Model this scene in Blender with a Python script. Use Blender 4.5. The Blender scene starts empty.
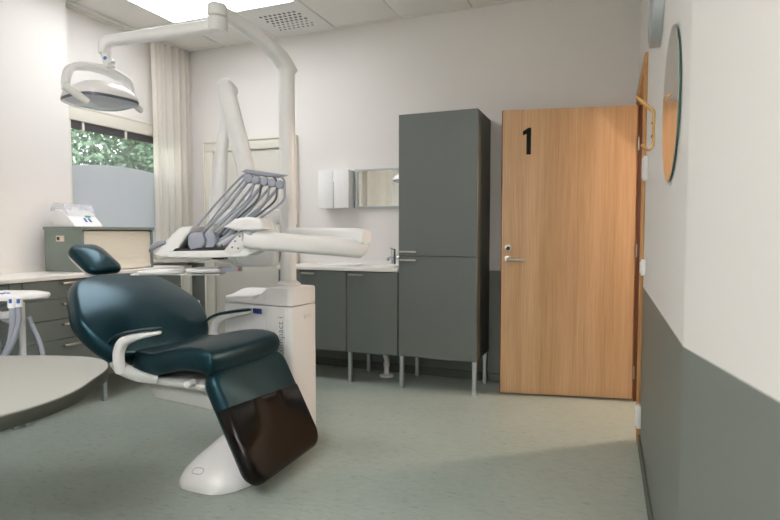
import bpy, bmesh, math, random
from mathutils import Vector as V, Matrix
random.seed(7)
S = bpy.context.scene
COL = S.collection
PI = math.pi

# ------------------------------------------------------------------ materials
def lin(c):
    return tuple(((x/255)/12.92 if x/255 <= .04045 else ((x/255+.055)/1.055)**2.4) for x in c) + (1,)
def mat(name, rgb, rough=.5, metal=0, spec=.5, coat=0, noise=0, nscale=40, bump=0, bscale=200, sub=0, stretch=None):
    m = bpy.data.materials.new(name); m.use_nodes = True
    nt = m.node_tree; b = nt.nodes['Principled BSDF']
    b.inputs['Base Color'].default_value = lin(rgb)
    b.inputs['Roughness'].default_value = rough
    b.inputs['Metallic'].default_value = metal
    b.inputs['Specular IOR Level'].default_value = spec
    b.inputs['Coat Weight'].default_value = coat
    if noise or bump:
        tc = nt.nodes.new('ShaderNodeTexCoord'); mp = nt.nodes.new('ShaderNodeMapping')
        nt.links.new(tc.outputs['Object'], mp.inputs[0])
        if stretch: mp.inputs['Scale'].default_value = stretch
    if noise:
        n = nt.nodes.new('ShaderNodeTexNoise'); n.inputs['Scale'].default_value = nscale; n.inputs['Detail'].default_value = 5
        nt.links.new(mp.outputs[0], n.inputs[0])
        r = nt.nodes.new('ShaderNodeMapRange'); r.inputs[1].default_value = .3; r.inputs[2].default_value = .7
        r.inputs[3].default_value = 1-noise; r.inputs[4].default_value = 1+noise
        nt.links.new(n.outputs[0], r.inputs[0])
        h = nt.nodes.new('ShaderNodeHueSaturation'); h.inputs['Color'].default_value = lin(rgb)
        nt.links.new(r.outputs[0], h.inputs['Value']); nt.links.new(h.outputs[0], b.inputs['Base Color'])
    if bump:
        n2 = nt.nodes.new('ShaderNodeTexNoise'); n2.inputs['Scale'].default_value = bscale
        nt.links.new(mp.outputs[0], n2.inputs[0])
        bp = nt.nodes.new('ShaderNodeBump'); bp.inputs['Strength'].default_value = bump; bp.inputs['Distance'].default_value = .002
        nt.links.new(n2.outputs[0], bp.inputs['Height']); nt.links.new(bp.outputs[0], b.inputs['Normal'])
    return m
def emit(name, rgb, strength):
    m = bpy.data.materials.new(name); m.use_nodes = True
    b = m.node_tree.nodes['Principled BSDF']
    b.inputs['Base Color'].default_value = lin(rgb)
    b.inputs['Emission Color'].default_value = lin(rgb); b.inputs['Emission Strength'].default_value = strength
    return m
def see_thru(name, rgb, rough, transp):
    m = bpy.data.materials.new(name); m.use_nodes = True
    nt = m.node_tree; b = nt.nodes['Principled BSDF']
    b.inputs['Base Color'].default_value = lin(rgb); b.inputs['Roughness'].default_value = rough
    t = nt.nodes.new('ShaderNodeBsdfTransparent'); mx = nt.nodes.new('ShaderNodeMixShader')
    mx.inputs[0].default_value = transp
    nt.links.new(b.outputs[0], mx.inputs[1]); nt.links.new(t.outputs[0], mx.inputs[2])
    nt.links.new(mx.outputs[0], nt.nodes['Material Output'].inputs[0])
    return m
def translucent(name, rgb, amount, transp=0, trgb=None):
    m = bpy.data.materials.new(name); m.use_nodes = True
    nt = m.node_tree; nt.nodes.remove(nt.nodes['Principled BSDF'])
    d = nt.nodes.new('ShaderNodeBsdfDiffuse'); d.inputs[0].default_value = lin(rgb)
    t = nt.nodes.new('ShaderNodeBsdfTranslucent'); t.inputs[0].default_value = lin(trgb or rgb)
    mx = nt.nodes.new('ShaderNodeMixShader'); mx.inputs[0].default_value = amount
    nt.links.new(d.outputs[0], mx.inputs[1]); nt.links.new(t.outputs[0], mx.inputs[2])
    last = mx
    if transp:
        tr = nt.nodes.new('ShaderNodeBsdfTransparent'); m2 = nt.nodes.new('ShaderNodeMixShader'); m2.inputs[0].default_value = transp
        nt.links.new(mx.outputs[0], m2.inputs[1]); nt.links.new(tr.outputs[0], m2.inputs[2]); last = m2
    nt.links.new(last.outputs[0], nt.nodes['Material Output'].inputs[0])
    return m

M = {}
M['wall'] = mat('wall_paint', (228,225,222), .75, spec=.25, bump=.06, bscale=350)
M['dado'] = mat('dado_paint', (117,122,117), .5, spec=.35, bump=.05, bscale=350)
M['base'] = mat('baseboard_vinyl', (84,90,84), .5)
M['ceil'] = mat('ceiling_tile', (236,233,229), .9, spec=.1)
M['joint'] = mat('ceiling_joint', (120,118,110), .9, spec=.1)
M['trimwhite'] = mat('trim_white', (222,219,208), .5)
M['doorpaint'] = mat('painted_door', (205,202,194), .5)
M['cab'] = mat('cabinet_green', (99,106,103), .38, spec=.45, bump=.03, bscale=400)
M['cabside'] = mat('cabinet_carcass', (70,72,64), .5)
M['rollcab'] = mat('cabinet_sage', (120,131,124), .45)
M['counter'] = mat('worktop_white', (230,227,222), .35)
M['steel'] = mat('brushed_steel', (190,188,180), .32, 1)
M['alu'] = mat('aluminium', (190,196,200), .35, .85)
M['chrome'] = mat('chrome', (225,228,232), .08, 1)
M['darksteel'] = mat('dark_steel', (70,68,66), .4, .8)
M['white'] = mat('white_plastic', (238,238,238), .3)
M['whitegloss'] = mat('white_lacquer', (240,240,240), .12)
M['whitemat'] = mat('white_matt', (228,228,226), .5)
M['greyplastic'] = mat('grey_blue_plastic', (150,154,168), .4)
M['hose'] = mat('hose_grey', (146,152,164), .42)
M['hosedark'] = mat('hose_dark', (86,90,100), .42)
M['dark'] = mat('dark_cradle', (38,38,40), .55)
M['black'] = mat('black_rubber', (22,22,23), .6)
M['leather'] = mat('green_leather', (5,29,35), .31, spec=.72, bump=.03, bscale=300)
M['leather'].node_tree.nodes['Principled BSDF'].inputs['Specular Tint'].default_value = lin((150,212,236))
M['film'] = see_thru('brown_film', (20,15,11), .22, .12)
M['film'].node_tree.nodes['Principled BSDF'].inputs['Specular IOR Level'].default_value = .3
M['shellgrey'] = mat('shell_grey', (196,198,196), .45)
M['desk'] = mat('desk_laminate', (158,158,152), .45)
M['deskedge'] = mat('desk_edge', (60,64,56), .5)
M['mirror'] = mat('mirror_silver', (238,240,238), .02, 1)
M['glassedge'] = mat('mirror_glass_edge', (40,92,84), .15)
M['plywood'] = mat('bent_plywood', (205,160,92), .4, noise=.12, nscale=30, stretch=(8,8,1))
M['plyedge'] = mat('plywood_screw', (80,70,60), .4, .6)
M['frosted'] = translucent('frosted_film', (206,206,210), .65)
M['curtain'] = translucent('curtain_cloth', (240,236,229), .35)
M['blind'] = mat('blind_grey', (92,88,92), .5)
M['clear'] = see_thru('clear_plastic', (225,228,236), .06, .72)
M['lens'] = mat('lamp_lens', (206,209,222), .12)
M['green'] = mat('green_key', (60,150,110), .4)
M['blue'] = mat('blue_plate', (42,52,128), .35)
M['bluekey'] = mat('blue_key', (60,110,190), .4)
M['red'] = mat('red_end', (170,60,50), .4)
M['numeral'] = mat('numeral_green', (5,20,17), .5, spec=.2)
M['greytext'] = mat('grey_lettering', (150,152,158), .5)
M['cream'] = mat('roller_cream', (228,222,208), .5)
M['radiator'] = mat('radiator_white', (222,220,210), .4)
M['beige'] = mat('socket_beige', (222,205,190), .4)
M['bark'] = mat('bark', (88,72,56), .9, noise=.3, nscale=20)
M['grass'] = mat('lawn', (92,116,70), .95, noise=.2, nscale=6)
M['roomlight'] = emit('panel_diffuser', (252,252,255), 4.8)
M['filldown'] = emit('fill_down', (255,253,252), 19.0); M['fillup'] = emit('fill_up', (255,253,252), 24.0)  # glow of the added fill pendants, upward and downward
M['pane'] = see_thru('window_glass', (235,240,240), .02, .93)

def wood(name, c1, c2, scale=(60,60,1.6), rough=.42):
    m = bpy.data.materials.new(name); m.use_nodes = True
    nt = m.node_tree; b = nt.nodes['Principled BSDF']; b.inputs['Roughness'].default_value = rough
    b.inputs['Specular IOR Level'].default_value = .35
    tc = nt.nodes.new('ShaderNodeTexCoord'); mp = nt.nodes.new('ShaderNodeMapping'); mp.inputs['Scale'].default_value = scale
    nt.links.new(tc.outputs['Object'], mp.inputs[0])
    n = nt.nodes.new('ShaderNodeTexNoise'); n.inputs['Scale'].default_value = 1.6; n.inputs['Detail'].default_value = 8; n.inputs['Roughness'].default_value = .65
    nt.links.new(mp.outputs[0], n.inputs[0])
    mp2 = nt.nodes.new('ShaderNodeMapping'); mp2.inputs['Scale'].default_value = (scale[0]*.12, scale[1]*.12, scale[2]*.15)
    nt.links.new(tc.outputs['Object'], mp2.inputs[0])
    n2 = nt.nodes.new('ShaderNodeTexNoise'); n2.inputs['Scale'].default_value = 1.2; nt.links.new(mp2.outputs[0], n2.inputs[0])
    mx = nt.nodes.new('ShaderNodeMath'); mx.operation = 'ADD'; nt.links.new(n.outputs[0], mx.inputs[0]); nt.links.new(n2.outputs[0], mx.inputs[1])
    r = nt.nodes.new('ShaderNodeMapRange'); r.inputs[1].default_value = .75; r.inputs[2].default_value = 1.25; nt.links.new(mx.outputs[0], r.inputs[0])
    c = nt.nodes.new('ShaderNodeMix'); c.data_type = 'RGBA'; c.inputs[6].default_value = lin(c1); c.inputs[7].default_value = lin(c2)
    nt.links.new(r.outputs[0], c.inputs[0]); nt.links.new(c.outputs[2], b.inputs['Base Color'])
    return m
M['oak'] = wood('oak_veneer', (186,148,108), (213,177,138))
M['oakframe'] = wood('oak_frame', (178,130,78), (204,158,104))
M['oakdark'] = wood('oak_edge_and_shade', (96,52,30), (122,70,42))  # brown of the door edge; also painted shade on the hinge jamb

def floor_mat():
    m = bpy.data.materials.new('linoleum'); m.use_nodes = True
    nt = m.node_tree; b = nt.nodes['Principled BSDF']; b.inputs['Roughness'].default_value = .34; b.inputs['Specular IOR Level'].default_value = .4
    tc = nt.nodes.new('ShaderNodeTexCoord'); mp = nt.nodes.new('ShaderNodeMapping'); mp.inputs['Scale'].default_value = (1, 2.6, 1); mp.inputs['Rotation'].default_value = (0,0,.3)
    nt.links.new(tc.outputs['Object'], mp.inputs[0])
    n1 = nt.nodes.new('ShaderNodeTexNoise'); n1.inputs['Scale'].default_value = 22; n1.inputs['Detail'].default_value = 7; n1.inputs['Roughness'].default_value = .68
    n2 = nt.nodes.new('ShaderNodeTexNoise'); n2.inputs['Scale'].default_value = 1.6; n2.inputs['Detail'].default_value = 3
    nt.links.new(mp.outputs[0], n1.inputs[0]); nt.links.new(tc.outputs['Object'], n2.inputs[0])
    r = nt.nodes.new('ShaderNodeValToRGB')
    e = r.color_ramp.elements
    e[0].position = .3; e[0].color = lin((132,142,134)); e[1].position = .42; e[1].color = lin((158,169,161))
    e.new(.6).color = lin((163,174,166)); e.new(.74).color = lin((173,183,176))
    nt.links.new(n1.outputs[0], r.inputs[0])
    mr = nt.nodes.new('ShaderNodeMapRange'); mr.inputs[1].default_value = .3; mr.inputs[2].default_value = .7; mr.inputs[3].default_value = .94; mr.inputs[4].default_value = 1.05
    nt.links.new(n2.outputs[0], mr.inputs[0])
    h = nt.nodes.new('ShaderNodeHueSaturation'); nt.links.new(r.outputs[0], h.inputs['Color']); nt.links.new(mr.outputs[0], h.inputs['Value'])
    nt.links.new(h.outputs[0], b.inputs['Base Color'])
    return m
M['floor'] = floor_mat()
def leaf_mat(name, a, b_, ):
    m = translucent(name, a, .35)
    nt = m.node_tree
    oi = nt.nodes.new('ShaderNodeTexCoord'); n = nt.nodes.new('ShaderNodeTexNoise'); n.inputs['Scale'].default_value = 3.5
    nt.links.new(oi.outputs['Object'], n.inputs[0])
    c = nt.nodes.new('ShaderNodeMix'); c.data_type = 'RGBA'; c.inputs[6].default_value = lin(a); c.inputs[7].default_value = lin(b_)
    nt.links.new(n.outputs[0], c.inputs[0])
    for nd in list(nt.nodes):
        if nd.type in ('BSDF_DIFFUSE', 'BSDF_TRANSLUCENT'): nt.links.new(c.outputs[2], nd.inputs[0])
    return m
M['leaf'] = leaf_mat('leaves', (74,98,78), (122,144,122))

# ------------------------------------------------------------------ mesh helpers
class B:
    def __init__(s): s.bm = bmesh.new()
    def box(s, x0, x1, y0, y1, z0, z1, bev=0, seg=2, mi=0, rot=None, piv=None):
        r = bmesh.ops.create_cube(s.bm, size=1)
        vs = r['verts']
        for v in vs: v.co = V(((x0+x1)/2 + v.co.x*(x1-x0), (y0+y1)/2 + v.co.y*(y1-y0), (z0+z1)/2 + v.co.z*(z1-z0)))
        fs = {f for v in vs for f in v.link_faces}
        for f in fs: f.material_index = mi
        if bev:
            es = list({e for v in vs for e in v.link_edges})
            rr = bmesh.ops.bevel(s.bm, geom=es, offset=bev, segments=seg, affect='EDGES', profile=.5)
            vs = list({v for f in rr['faces'] for v in f.verts} | {v for v in vs if v.is_valid})
            for f in rr['faces']: f.material_index = mi
        if rot is not None:
            p = V(piv)
            for v in vs: v.co = rot @ (v.co - p) + p
        return s
    def rings(s, rs, cap=True, mi=0, closed=True):
        vv = [[s.bm.verts.new(p) for p in r] for r in rs]
        n = len(rs[0])
        for a, b in zip(vv, vv[1:]):
            for i in range(n if closed else n-1):
                j = (i+1) % n
                try: s.bm.faces.new((a[i], a[j], b[j], b[i])).material_index = mi
                except ValueError: pass
        if cap and closed:
            for r in (vv[0][::-1], vv[-1]):
                try: s.bm.faces.new(r).material_index = mi
                except ValueError: pass
        return s
    def sweep(s, path, hw, hh=None, up=(0,0,1), n=16, ex=2, mi=0, cap=True, smooth=0):
        """elliptic / superelliptic section swept along a path; hw across, hh along 'up'"""
        P = [V(p) for p in path]
        if smooth: P, hw, hh = crom(P, hw, hh, smooth)
        k = len(P)
        W = hw if isinstance(hw, (list, tuple)) else [hw]*k
        H = W if hh is None else (hh if isinstance(hh, (list, tuple)) else [hh]*k)
        up = V(up); rs = []; side = None
        for i, p in enumerate(P):
            t = (P[min(i+1, k-1)] - P[max(i-1, 0)]).normalized()
            sd = t.cross(up)
            if sd.length < .05: sd = side if side is not None else t.cross(V((1, .3, 0)))
            sd.normalize()
            if side is not None and sd.dot(side) < 0: sd = -sd
            side = sd; u = sd.cross(t).normalized()
            r = []
            for q in range(n):
                a = 2*PI*q/n; c, d = math.cos(a), math.sin(a)
                r.append(p + sd*(W[i]*math.copysign(abs(c)**(2/ex), c)) + u*(H[i]*math.copysign(abs(d)**(2/ex), d)))
            rs.append(r)
        return s.rings(rs, cap, mi)
    def cyl(s, a, b, r, r2=None, n=24, mi=0, bev=0):
        a, b = V(a), V(b); d = (b-a).normalized(); L = (b-a).length
        r2 = r if r2 is None else r2
        x = d.cross(V((0,0,1)));  x = x.normalized() if x.length > .01 else V((1,0,0)); y = d.cross(x)
        def ring(t, q): return [a + d*t + x*(q*math.cos(2*PI*i/n)) + y*(q*math.sin(2*PI*i/n)) for i in range(n)]
        if bev: rs = [ring(0, r-bev), ring(bev*.3, r-bev*.3), ring(bev, r), ring(L-bev, r2), ring(L-bev*.3, r2-bev*.3), ring(L, r2-bev)]
        else: rs = [ring(0, r), ring(L, r2)]
        return s.rings(rs, True, mi)
    def lathe(s, c, prof, n=32, mi=0, axis=2, sx=1, sy=1):
        c = V(c); rs = []
        for r, h in prof:
            rr = []
            for i in range(n):
                a = 2*PI*i/n; p = [sx*r*math.cos(a), sy*r*math.sin(a)]
                p.insert(axis, h); rr.append(c + V(p))
            rs.append(rr)
        return s.rings(rs, True, mi)
    def prism(s, pts, f, t0, t1, bev=0, mi=0, seg=2):
        """2-D outline pts; f(u, v, t) -> point; extruded t0..t1"""
        a = [s.bm.verts.new(f(u, v, t0)) for u, v in pts]; b = [s.bm.verts.new(f(u, v, t1)) for u, v in pts]
        n = len(pts); fs = [s.bm.faces.new(a[::-1]), s.bm.faces.new(b)]
        for i in range(n):
            j = (i+1) % n; fs.append(s.bm.faces.new((a[i], a[j], b[j], b[i])))
        for q in fs: q.material_index = mi
        bmesh.ops.recalc_face_normals(s.bm, faces=fs)
        if bev:
            es = list({e for q in fs[:2] for e in q.edges})
            r = bmesh.ops.bevel(s.bm, geom=es, offset=bev, segments=seg, affect='EDGES', profile=.5)
            for q in r['faces']: q.material_index = mi
        return s
    def cushion(s, outline, prof, f, mi=0, c=None):
        """outline: closed 2-D loop; prof: [(scale, t)]; f(u,v,t) -> point"""
        cx = sum(p[0] for p in outline)/len(outline) if c is None else c[0]
        cy = sum(p[1] for p in outline)/len(outline) if c is None else c[1]
        rs = [[f(cx+(u-cx)*k, cy+(v-cy)*k, t) for u, v in outline] for k, t in prof]
        return s.rings(rs, True, mi)
    def quad(s, a, b, c, d, mi=0):
        s.bm.faces.new([s.bm.verts.new(p) for p in (a, b, c, d)]).material_index = mi; return s

def crom(P, hw, hh, m):
    k = len(P); out = []; W = []; H = []
    gw = hw if isinstance(hw, (list, tuple)) else [hw]*k
    gh = gw if hh is None else (hh if isinstance(hh, (list, tuple)) else [hh]*k)
    for i in range(k-1):
        p0, p1, p2, p3 = P[max(i-1,0)], P[i], P[i+1], P[min(i+2,k-1)]
        for j in range(m):
            t = j/m
            out.append(.5*((2*p1) + (p2-p0)*t + (2*p0-5*p1+4*p2-p3)*t*t + (3*p1-p0-3*p2+p3)*t**3))
            W.append(gw[i]*(1-t)+gw[i+1]*t); H.append(gh[i]*(1-t)+gh[i+1]*t)
    out.append(P[-1]); W.append(gw[-1]); H.append(gh[-1])
    return out, W, H
def loop(pts, m=6):
    """closed Catmull-Rom loop in 2-D"""
    k = len(pts); out = []
    for i in range(k):
        p0, p1, p2, p3 = [V(pts[(i+d) % k]) for d in (-1, 0, 1, 2)]
        for j in range(m):
            t = j/m
            q = .5*((2*p1) + (p2-p0)*t + (2*p0-5*p1+4*p2-p3)*t*t + (3*p1-p0-3*p2+p3)*t**3)
            out.append((q.x, q.y))
    return out
def rrect(x0, x1, y0, y1, r, n=6):
    out = []
    for cx, cy, a0 in ((x1-r, y1-r, 0), (x0+r, y1-r, PI/2), (x0+r, y0+r, PI), (x1-r, y0+r, 3*PI/2)):
        for i in range(n+1):
            a = a0 + PI/2*i/n; out.append((cx+r*math.cos(a), cy+r*math.sin(a)))
    return out

def obj(name, b, mats, parent=None, sharp=38, smooth=True, recalc=True):
    me = bpy.data.meshes.new(name)
    bm = b.bm
    if recalc: bmesh.ops.recalc_face_normals(bm, faces=bm.faces[:])
    o = bpy.data.objects.new(name, me)
    base = V((0,0,0))
    if parent is not None:
        q = parent
        while q is not None: base += q.location; q = q.parent
    xs = [v.co for v in bm.verts]
    ce = V(((min(c.x for c in xs)+max(c.x for c in xs))/2, (min(c.y for c in xs)+max(c.y for c in xs))/2, min(c.z for c in xs)))
    o.location = ce - base
    for v in bm.verts: v.co -= ce
    bm.to_mesh(me); bm.free()
    for m in (mats if isinstance(mats, (list, tuple)) else [mats]): me.materials.append(M[m] if isinstance(m, str) else m)
    if smooth:
        for p in me.polygons: p.use_smooth = True
        me.set_sharp_from_angle(angle=math.radians(sharp))
    COL.objects.link(o)
    if parent is not None: o.parent = parent
    return o
def thing(name, label, cat, loc, group=None):
    o = bpy.data.objects.new(name, None); COL.objects.link(o); o.location = loc; o.empty_display_size = .05
    o['label'] = label; o['category'] = cat
    if group: o['group'] = group
    return o
def tag(o, label, cat, group=None):
    o['label'] = label; o['category'] = cat
    if group: o['group'] = group
    return o
def struct(o, label=None):
    o['kind'] = 'structure'
    if label: o['label'] = label
    return o
def dup(root, delta, label=None):
    r = root.copy(); COL.objects.link(r); r.location = root.location + V(delta)
    if label: r['label'] = label
    for ch in root.children:
        c = ch.copy(); COL.objects.link(c); c.parent = r
        for g in ch.children:
            d = g.copy(); COL.objects.link(d); d.parent = c
    return r

# ------------------------------------------------------------------ setting
ZC = 2.98; YB = 4.36; XR = .192; XL = -3.80; XW = -3.93; YF = -1.9; DADO = .90
def slab(b, x0, x1, y0, y1, z0, z1, mi=0): b.box(x0, x1, y0, y1, z0, z1, mi=mi)
b = B(); b.box(-4.1, 1.9, YF-.1, 6.3, -.06, 0); struct(obj('floor', b, 'floor'), 'mottled grey green linoleum floor')
b = B()
b.box(-4.1, 1.9, YF-.1, 6.3, ZC+.012, ZC+.1, mi=1)
# lay-in tiles with open joints, 60 cm grid
g = .0045
xs = [XW] + [-3.427+.6*i for i in range(8)] + [1.0]; ys = [YF] + [-1.69+.6*i for i in range(10)] + [4.31, 4.36]
ys = sorted(set([YF] + [3.70-.6*i for i in range(10)][::-1] + [4.305, YB]))
for i in range(len(xs)-1):
    for j in range(len(ys)-1):
        b.box(xs[i]+g, xs[i+1]-g, ys[j]+g, ys[j+1]-g, ZC, ZC+.014, bev=.002, seg=1)
struct(obj('ceiling', b, ['ceil', 'joint']), 'white ceiling of square tiles')

def wallbox(name, boxes, label=None):
    """boxes (x0,x1,y0,y1,z0,z1) cut at the dado line so the lower part carries the dark paint"""
    b = B()
    for x0, x1, y0, y1, z0, z1 in boxes:
        if z0 < DADO < z1:
            b.box(x0, x1, y0, y1, z0, DADO, mi=1); b.box(x0, x1, y0, y1, DADO, z1)
        else: b.box(x0, x1, y0, y1, z0, z1, mi=1 if z1 <= DADO else 0)
    return struct(obj(name, b, ['wall', 'dado'], smooth=False), label)
wallbox('wall_back', [(-4.1, XR+.13, YB, YB+.12, 0, ZC+.1)], 'off-white back wall over a dark grey green dado')
# left wall: projecting near part and the set-back window part
WY0, WY1, WZ0, WZ1 = 3.06, 4.2, .97, 2.12
b = B()
b.box(-4.1, XL, YF-.1, 2.985, 0, ZC+.1)
b.box(-4.1, XW, 2.985, YB, 0, WZ0); b.box(-4.1, XW, 2.985, YB, WZ1, ZC+.1)
b.box(-4.1, XW, 2.985, WY0, WZ0, WZ1); b.box(-4.1, XW, WY1, YB, WZ0, WZ1)
struct(obj('wall_left', b, 'wall', smooth=False), 'off-white left wall with the window set back')
# right wall with doorway, then the part that turns away
DY0, DY1, DZ = 3.42, 4.25, 2.12
wallbox('wall_right', [(XR, XR+.13, 1.615, DY0, 0, ZC+.1), (XR, XR+.13, DY1, YB, 0, ZC+.1), (XR, XR+.13, DY0, DY1, DZ, ZC+.1)], 'white right wall with the doorway')
ang = math.radians(11.78)
p0 = V((XR, 1.615, 0)); dr = V((math.sin(ang), -math.cos(ang), 0)); nr = V((math.cos(ang), math.sin(ang), 0))
b = B()
for z0, z1, mi in ((0, DADO, 1), (DADO, ZC+.1, 0)):
    for q in (0,):
        L = 3.65
        pts = [p0, p0+dr*L, p0+dr*L+nr*.13, p0+nr*.13]
        b.rings([[p+V((0,0,z0)) for p in pts], [p+V((0,0,z1)) for p in pts]], mi=mi)
struct(obj('wall_right_angled', b, ['wall', 'dado'], smooth=False), 'white wall turning away beyond the corner')
b = B(); b.box(-4.1, 1.9, YF-.12, YF, 0, ZC+.1); struct(obj('wall_front', b, 'wall', smooth=False))
# corridor
b = B(); b.box(1.75, 1.9, 1.2, 6.3, 0, ZC+.1); struct(obj('wall_corridor', b, 'wall', smooth=False))
b = B(); b.box(XR+.13, 1.9, 1.9, 2.0, 0, ZC+.1); b.box(XR+.13, 1.9, 6.2, 6.3, 0, ZC+.1); b.box(XR, XR+.13, YB+.121, 6.3, 0, ZC+.1)
struct(obj('wall_corridor_end', b, 'wall', smooth=False))
# baseboards
b = B(); b.box(XR-.012, XR, 1.62, 3.32, 0, .07, bev=.003, seg=1); struct(obj('baseboard_right', b, 'base'))
b = B(); b.box(-.87, XR-.001, YB-.012, YB, 0, .07, bev=.003, seg=1); b.box(-2.62, -.88, YB-.012, YB, 0, .07, bev=.003, seg=1); b.box(-3.92, -3.69, YB-.012, YB, 0, .07, bev=.003, seg=1)
struct(obj('baseboard_back', b, 'base'))
b = B(); q = p0 - nr*.012
pts = [q, q+dr*3.5, p0+dr*3.5, p0]
b.rings([[p+V((0,0,0)) for p in pts], [p+V((0,0,.07)) for p in pts]]); struct(obj('baseboard_right_angled', b, 'base', smooth=False))
# wall angle round the ceiling and curtain rail
b = B(); b.box(XW, XW+.045, 2.985, YB, ZC-.035, ZC, bev=.004, seg=1); struct(obj('trim_1', b, 'trimwhite'), 'white strip along the ceiling over the window')

# window
win = bpy.data.objects.new('window_1', None); COL.objects.link(win); win.location = (XW, WY0, WZ0); struct(win, 'window with frosted lower pane')
b = B(); fx0, fx1 = XW-.05, XW+.012
b.box(fx0, fx1, WY0-.02, WY0+.035, WZ0, WZ1, bev=.004); b.box(fx0, fx1, WY1-.035, WY1+.02, WZ0, WZ1, bev=.004)
b.box(fx0, fx1+.006, WY0-.025, WY1+.02, WZ1-.03, WZ1+.075, bev=.006); b.box(fx0, fx1, WY0-.02, WY1+.02, WZ0-.02, WZ0+.05, bev=.004)
b.box(fx0, fx1+.012, WY0-.03, WY1+.02, WZ1+.07, WZ1+.095, bev=.005)
obj('window_frame', b, 'trimwhite', win)
b = B(); b.box(XW-.045, XW-.037, WY0+.03, WY1-.03, WZ0+.04, WZ1-.02); obj('pane', b, 'pane', win)
b = B(); ny = 24; top = [(WY0+.03 + (WY1-WY0-.06)*i/ny, 1.705 + .075*math.sin(PI*(.12+.76*i/ny))) for i in range(ny+1)]
b.prism([(WY0+.03, WZ0+.04), (WY1-.03, WZ0+.04)] + top[::-1], lambda u, v, t: V((t, u, v)), XW-.036, XW-.034)
obj('frosted_film', b, 'frosted', win)
b = B(); b.box(XW-.03, XL+.03, WY0-.06, YB-.02, .928, .955, bev=.006); struct(obj('trim_2', b, 'trimwhite'), 'white sill below the window')
# rolled up blind
bl = thing('venetian_blind', 'raised grey venetian blind bunched along the head of the window', 'blind', (XW, WY0+.05, 2.03))
b = B()
for i in range(9): b.box(XW-.026, XW-.002, WY0+.045, WY1-.05, 2.028+.0072*i, 2.0325+.0072*i)
obj('slats', b, 'blind', bl)
b = B(); b.box(XW-.03, XW+.002, WY0+.04, WY1-.045, 2.094, 2.112, bev=.002, seg=1); obj('head_rail', b, 'trimwhite', bl)
for y in (3.2, 3.62, 4.0):
    b = B(); b.box(XW-.03, XW+.004, y, y+.022, 2.02, 2.11, bev=.002, seg=1); obj('bracket', b, 'trimwhite', bl)

# curtain and rail
rl = tag(obj('curtain_rail', B().box(-3.88, -3.85, 2.99, YB-.01, ZC-.025, ZC-.002, bev=.003), 'whitemat'), 'white ceiling rail carrying the pale curtain', 'rail')
def curtain(name, y0, y1, x, z0, z1, amp, nf, label):
    b = B(); rs = []
    nz, ny = 14, nf*12
    for k in range(nz+1):
        f = k/nz; z = z1 + (z0-z1)*f; r = []
        for i in range(ny+1):
            u = i/ny; a = amp*(.75+.35*math.sin(u*9+1.3))*(.8+.25*f)
            yy = y0 + (y1-y0)*u + .012*math.sin(u*17+2*f)*f + .02*(u-.5)*(-f)
            r.append(V((x + a*math.sin(2*PI*nf*u + .9*math.sin(u*7) + .25*math.sin(3*f+u*5)), yy, z)))
        rs.append(r)
    b.rings(rs, cap=False, closed=False)
    return obj(name, b, 'curtain', recalc=False, sharp=180), label
c, lb = curtain('curtain', 3.845, 4.348, -3.845, .965, ZC-.03, .042, 7, 'pale cream floor-length curtain gathered beside the window')
tag(c, 'pale cream curtain in soft folds gathered beside the window', 'curtain')
# second window dressing on the left wall behind the viewer, seen in the small wall mirror
c2, _ = curtain('curtain', -.75, .35, -3.72, .3, ZC-.05, .03, 9, '')
tag(c2, 'pale cream curtain hanging on the projecting left wall, away from the window', 'curtain')
b = B(); b.box(XL, XL+.03, .45, .56, 0, 2.2, bev=.004); b.box(XL, XL+.03, .62, .66, 0, 2.2, bev=.004); struct(obj('trim_3', b, 'trimwhite'), 'white upright casing on the near left wall')

# back-wall door
d2 = bpy.data.objects.new('door_2', None); COL.objects.link(d2); d2.location = (-3.2, YB, 0); struct(d2, 'closed pale grey door in the back wall')
b = B()
for x in (-3.67, -2.74): b.box(x, x+.09, YB-.03, YB-.001, 0, 1.9849, bev=.004)
b.box(-3.67, -2.65, YB-.0305, YB-.001, 1.985, 2.07, bev=.004)
b.box(-3.685, -2.635, YB-.042, YB-.001, 2.0705, 2.088, bev=.003)
for x in (-3.688, -2.649): b.box(x, x+.017, YB-.04, YB-.001, 0, 2.07, bev=.003)
obj('door_frame', b, 'trimwhite', d2)
b = B(); b.box(-3.572, -2.748, YB-.012, YB, .01, 1.982, bev=.002); obj('door_leaf', b, 'doorpaint', d2)

# doorway frame in the right wall
b = B(); x0, x1 = XR-.018, XR+.148
b.box(x0, XR-.0005, DY0-.075, DY0+.012, 0, DZ-.0125, bev=.003); b.box(x0, XR-.0005, DY1-.012, DY1+.075, 0, DZ-.0125, bev=.003); b.box(x0, XR-.0005, DY0-.075, DY1+.075, DZ-.012, DZ+.07, bev=.003)
b.box(XR+.0005, x1, DY0-.001, DY0+.028, 0, DZ-.029, bev=.002); b.box(XR+.0005, x1, DY0, DY1, DZ-.028, DZ, bev=.002)
struct(obj('trim_4', b, 'oakframe'), 'oak frame round the open doorway')

b = B(); b.box(XR+.0005, x1, DY1-.028, DY1+.001, 0, DZ-.029, bev=.002); struct(obj('trim_5', b, 'oakdark'), 'hinge-side jamb of the open doorway, its shade painted in dark oak')  # this jamb lies in shade; the dark oak colour stands in for it
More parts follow.
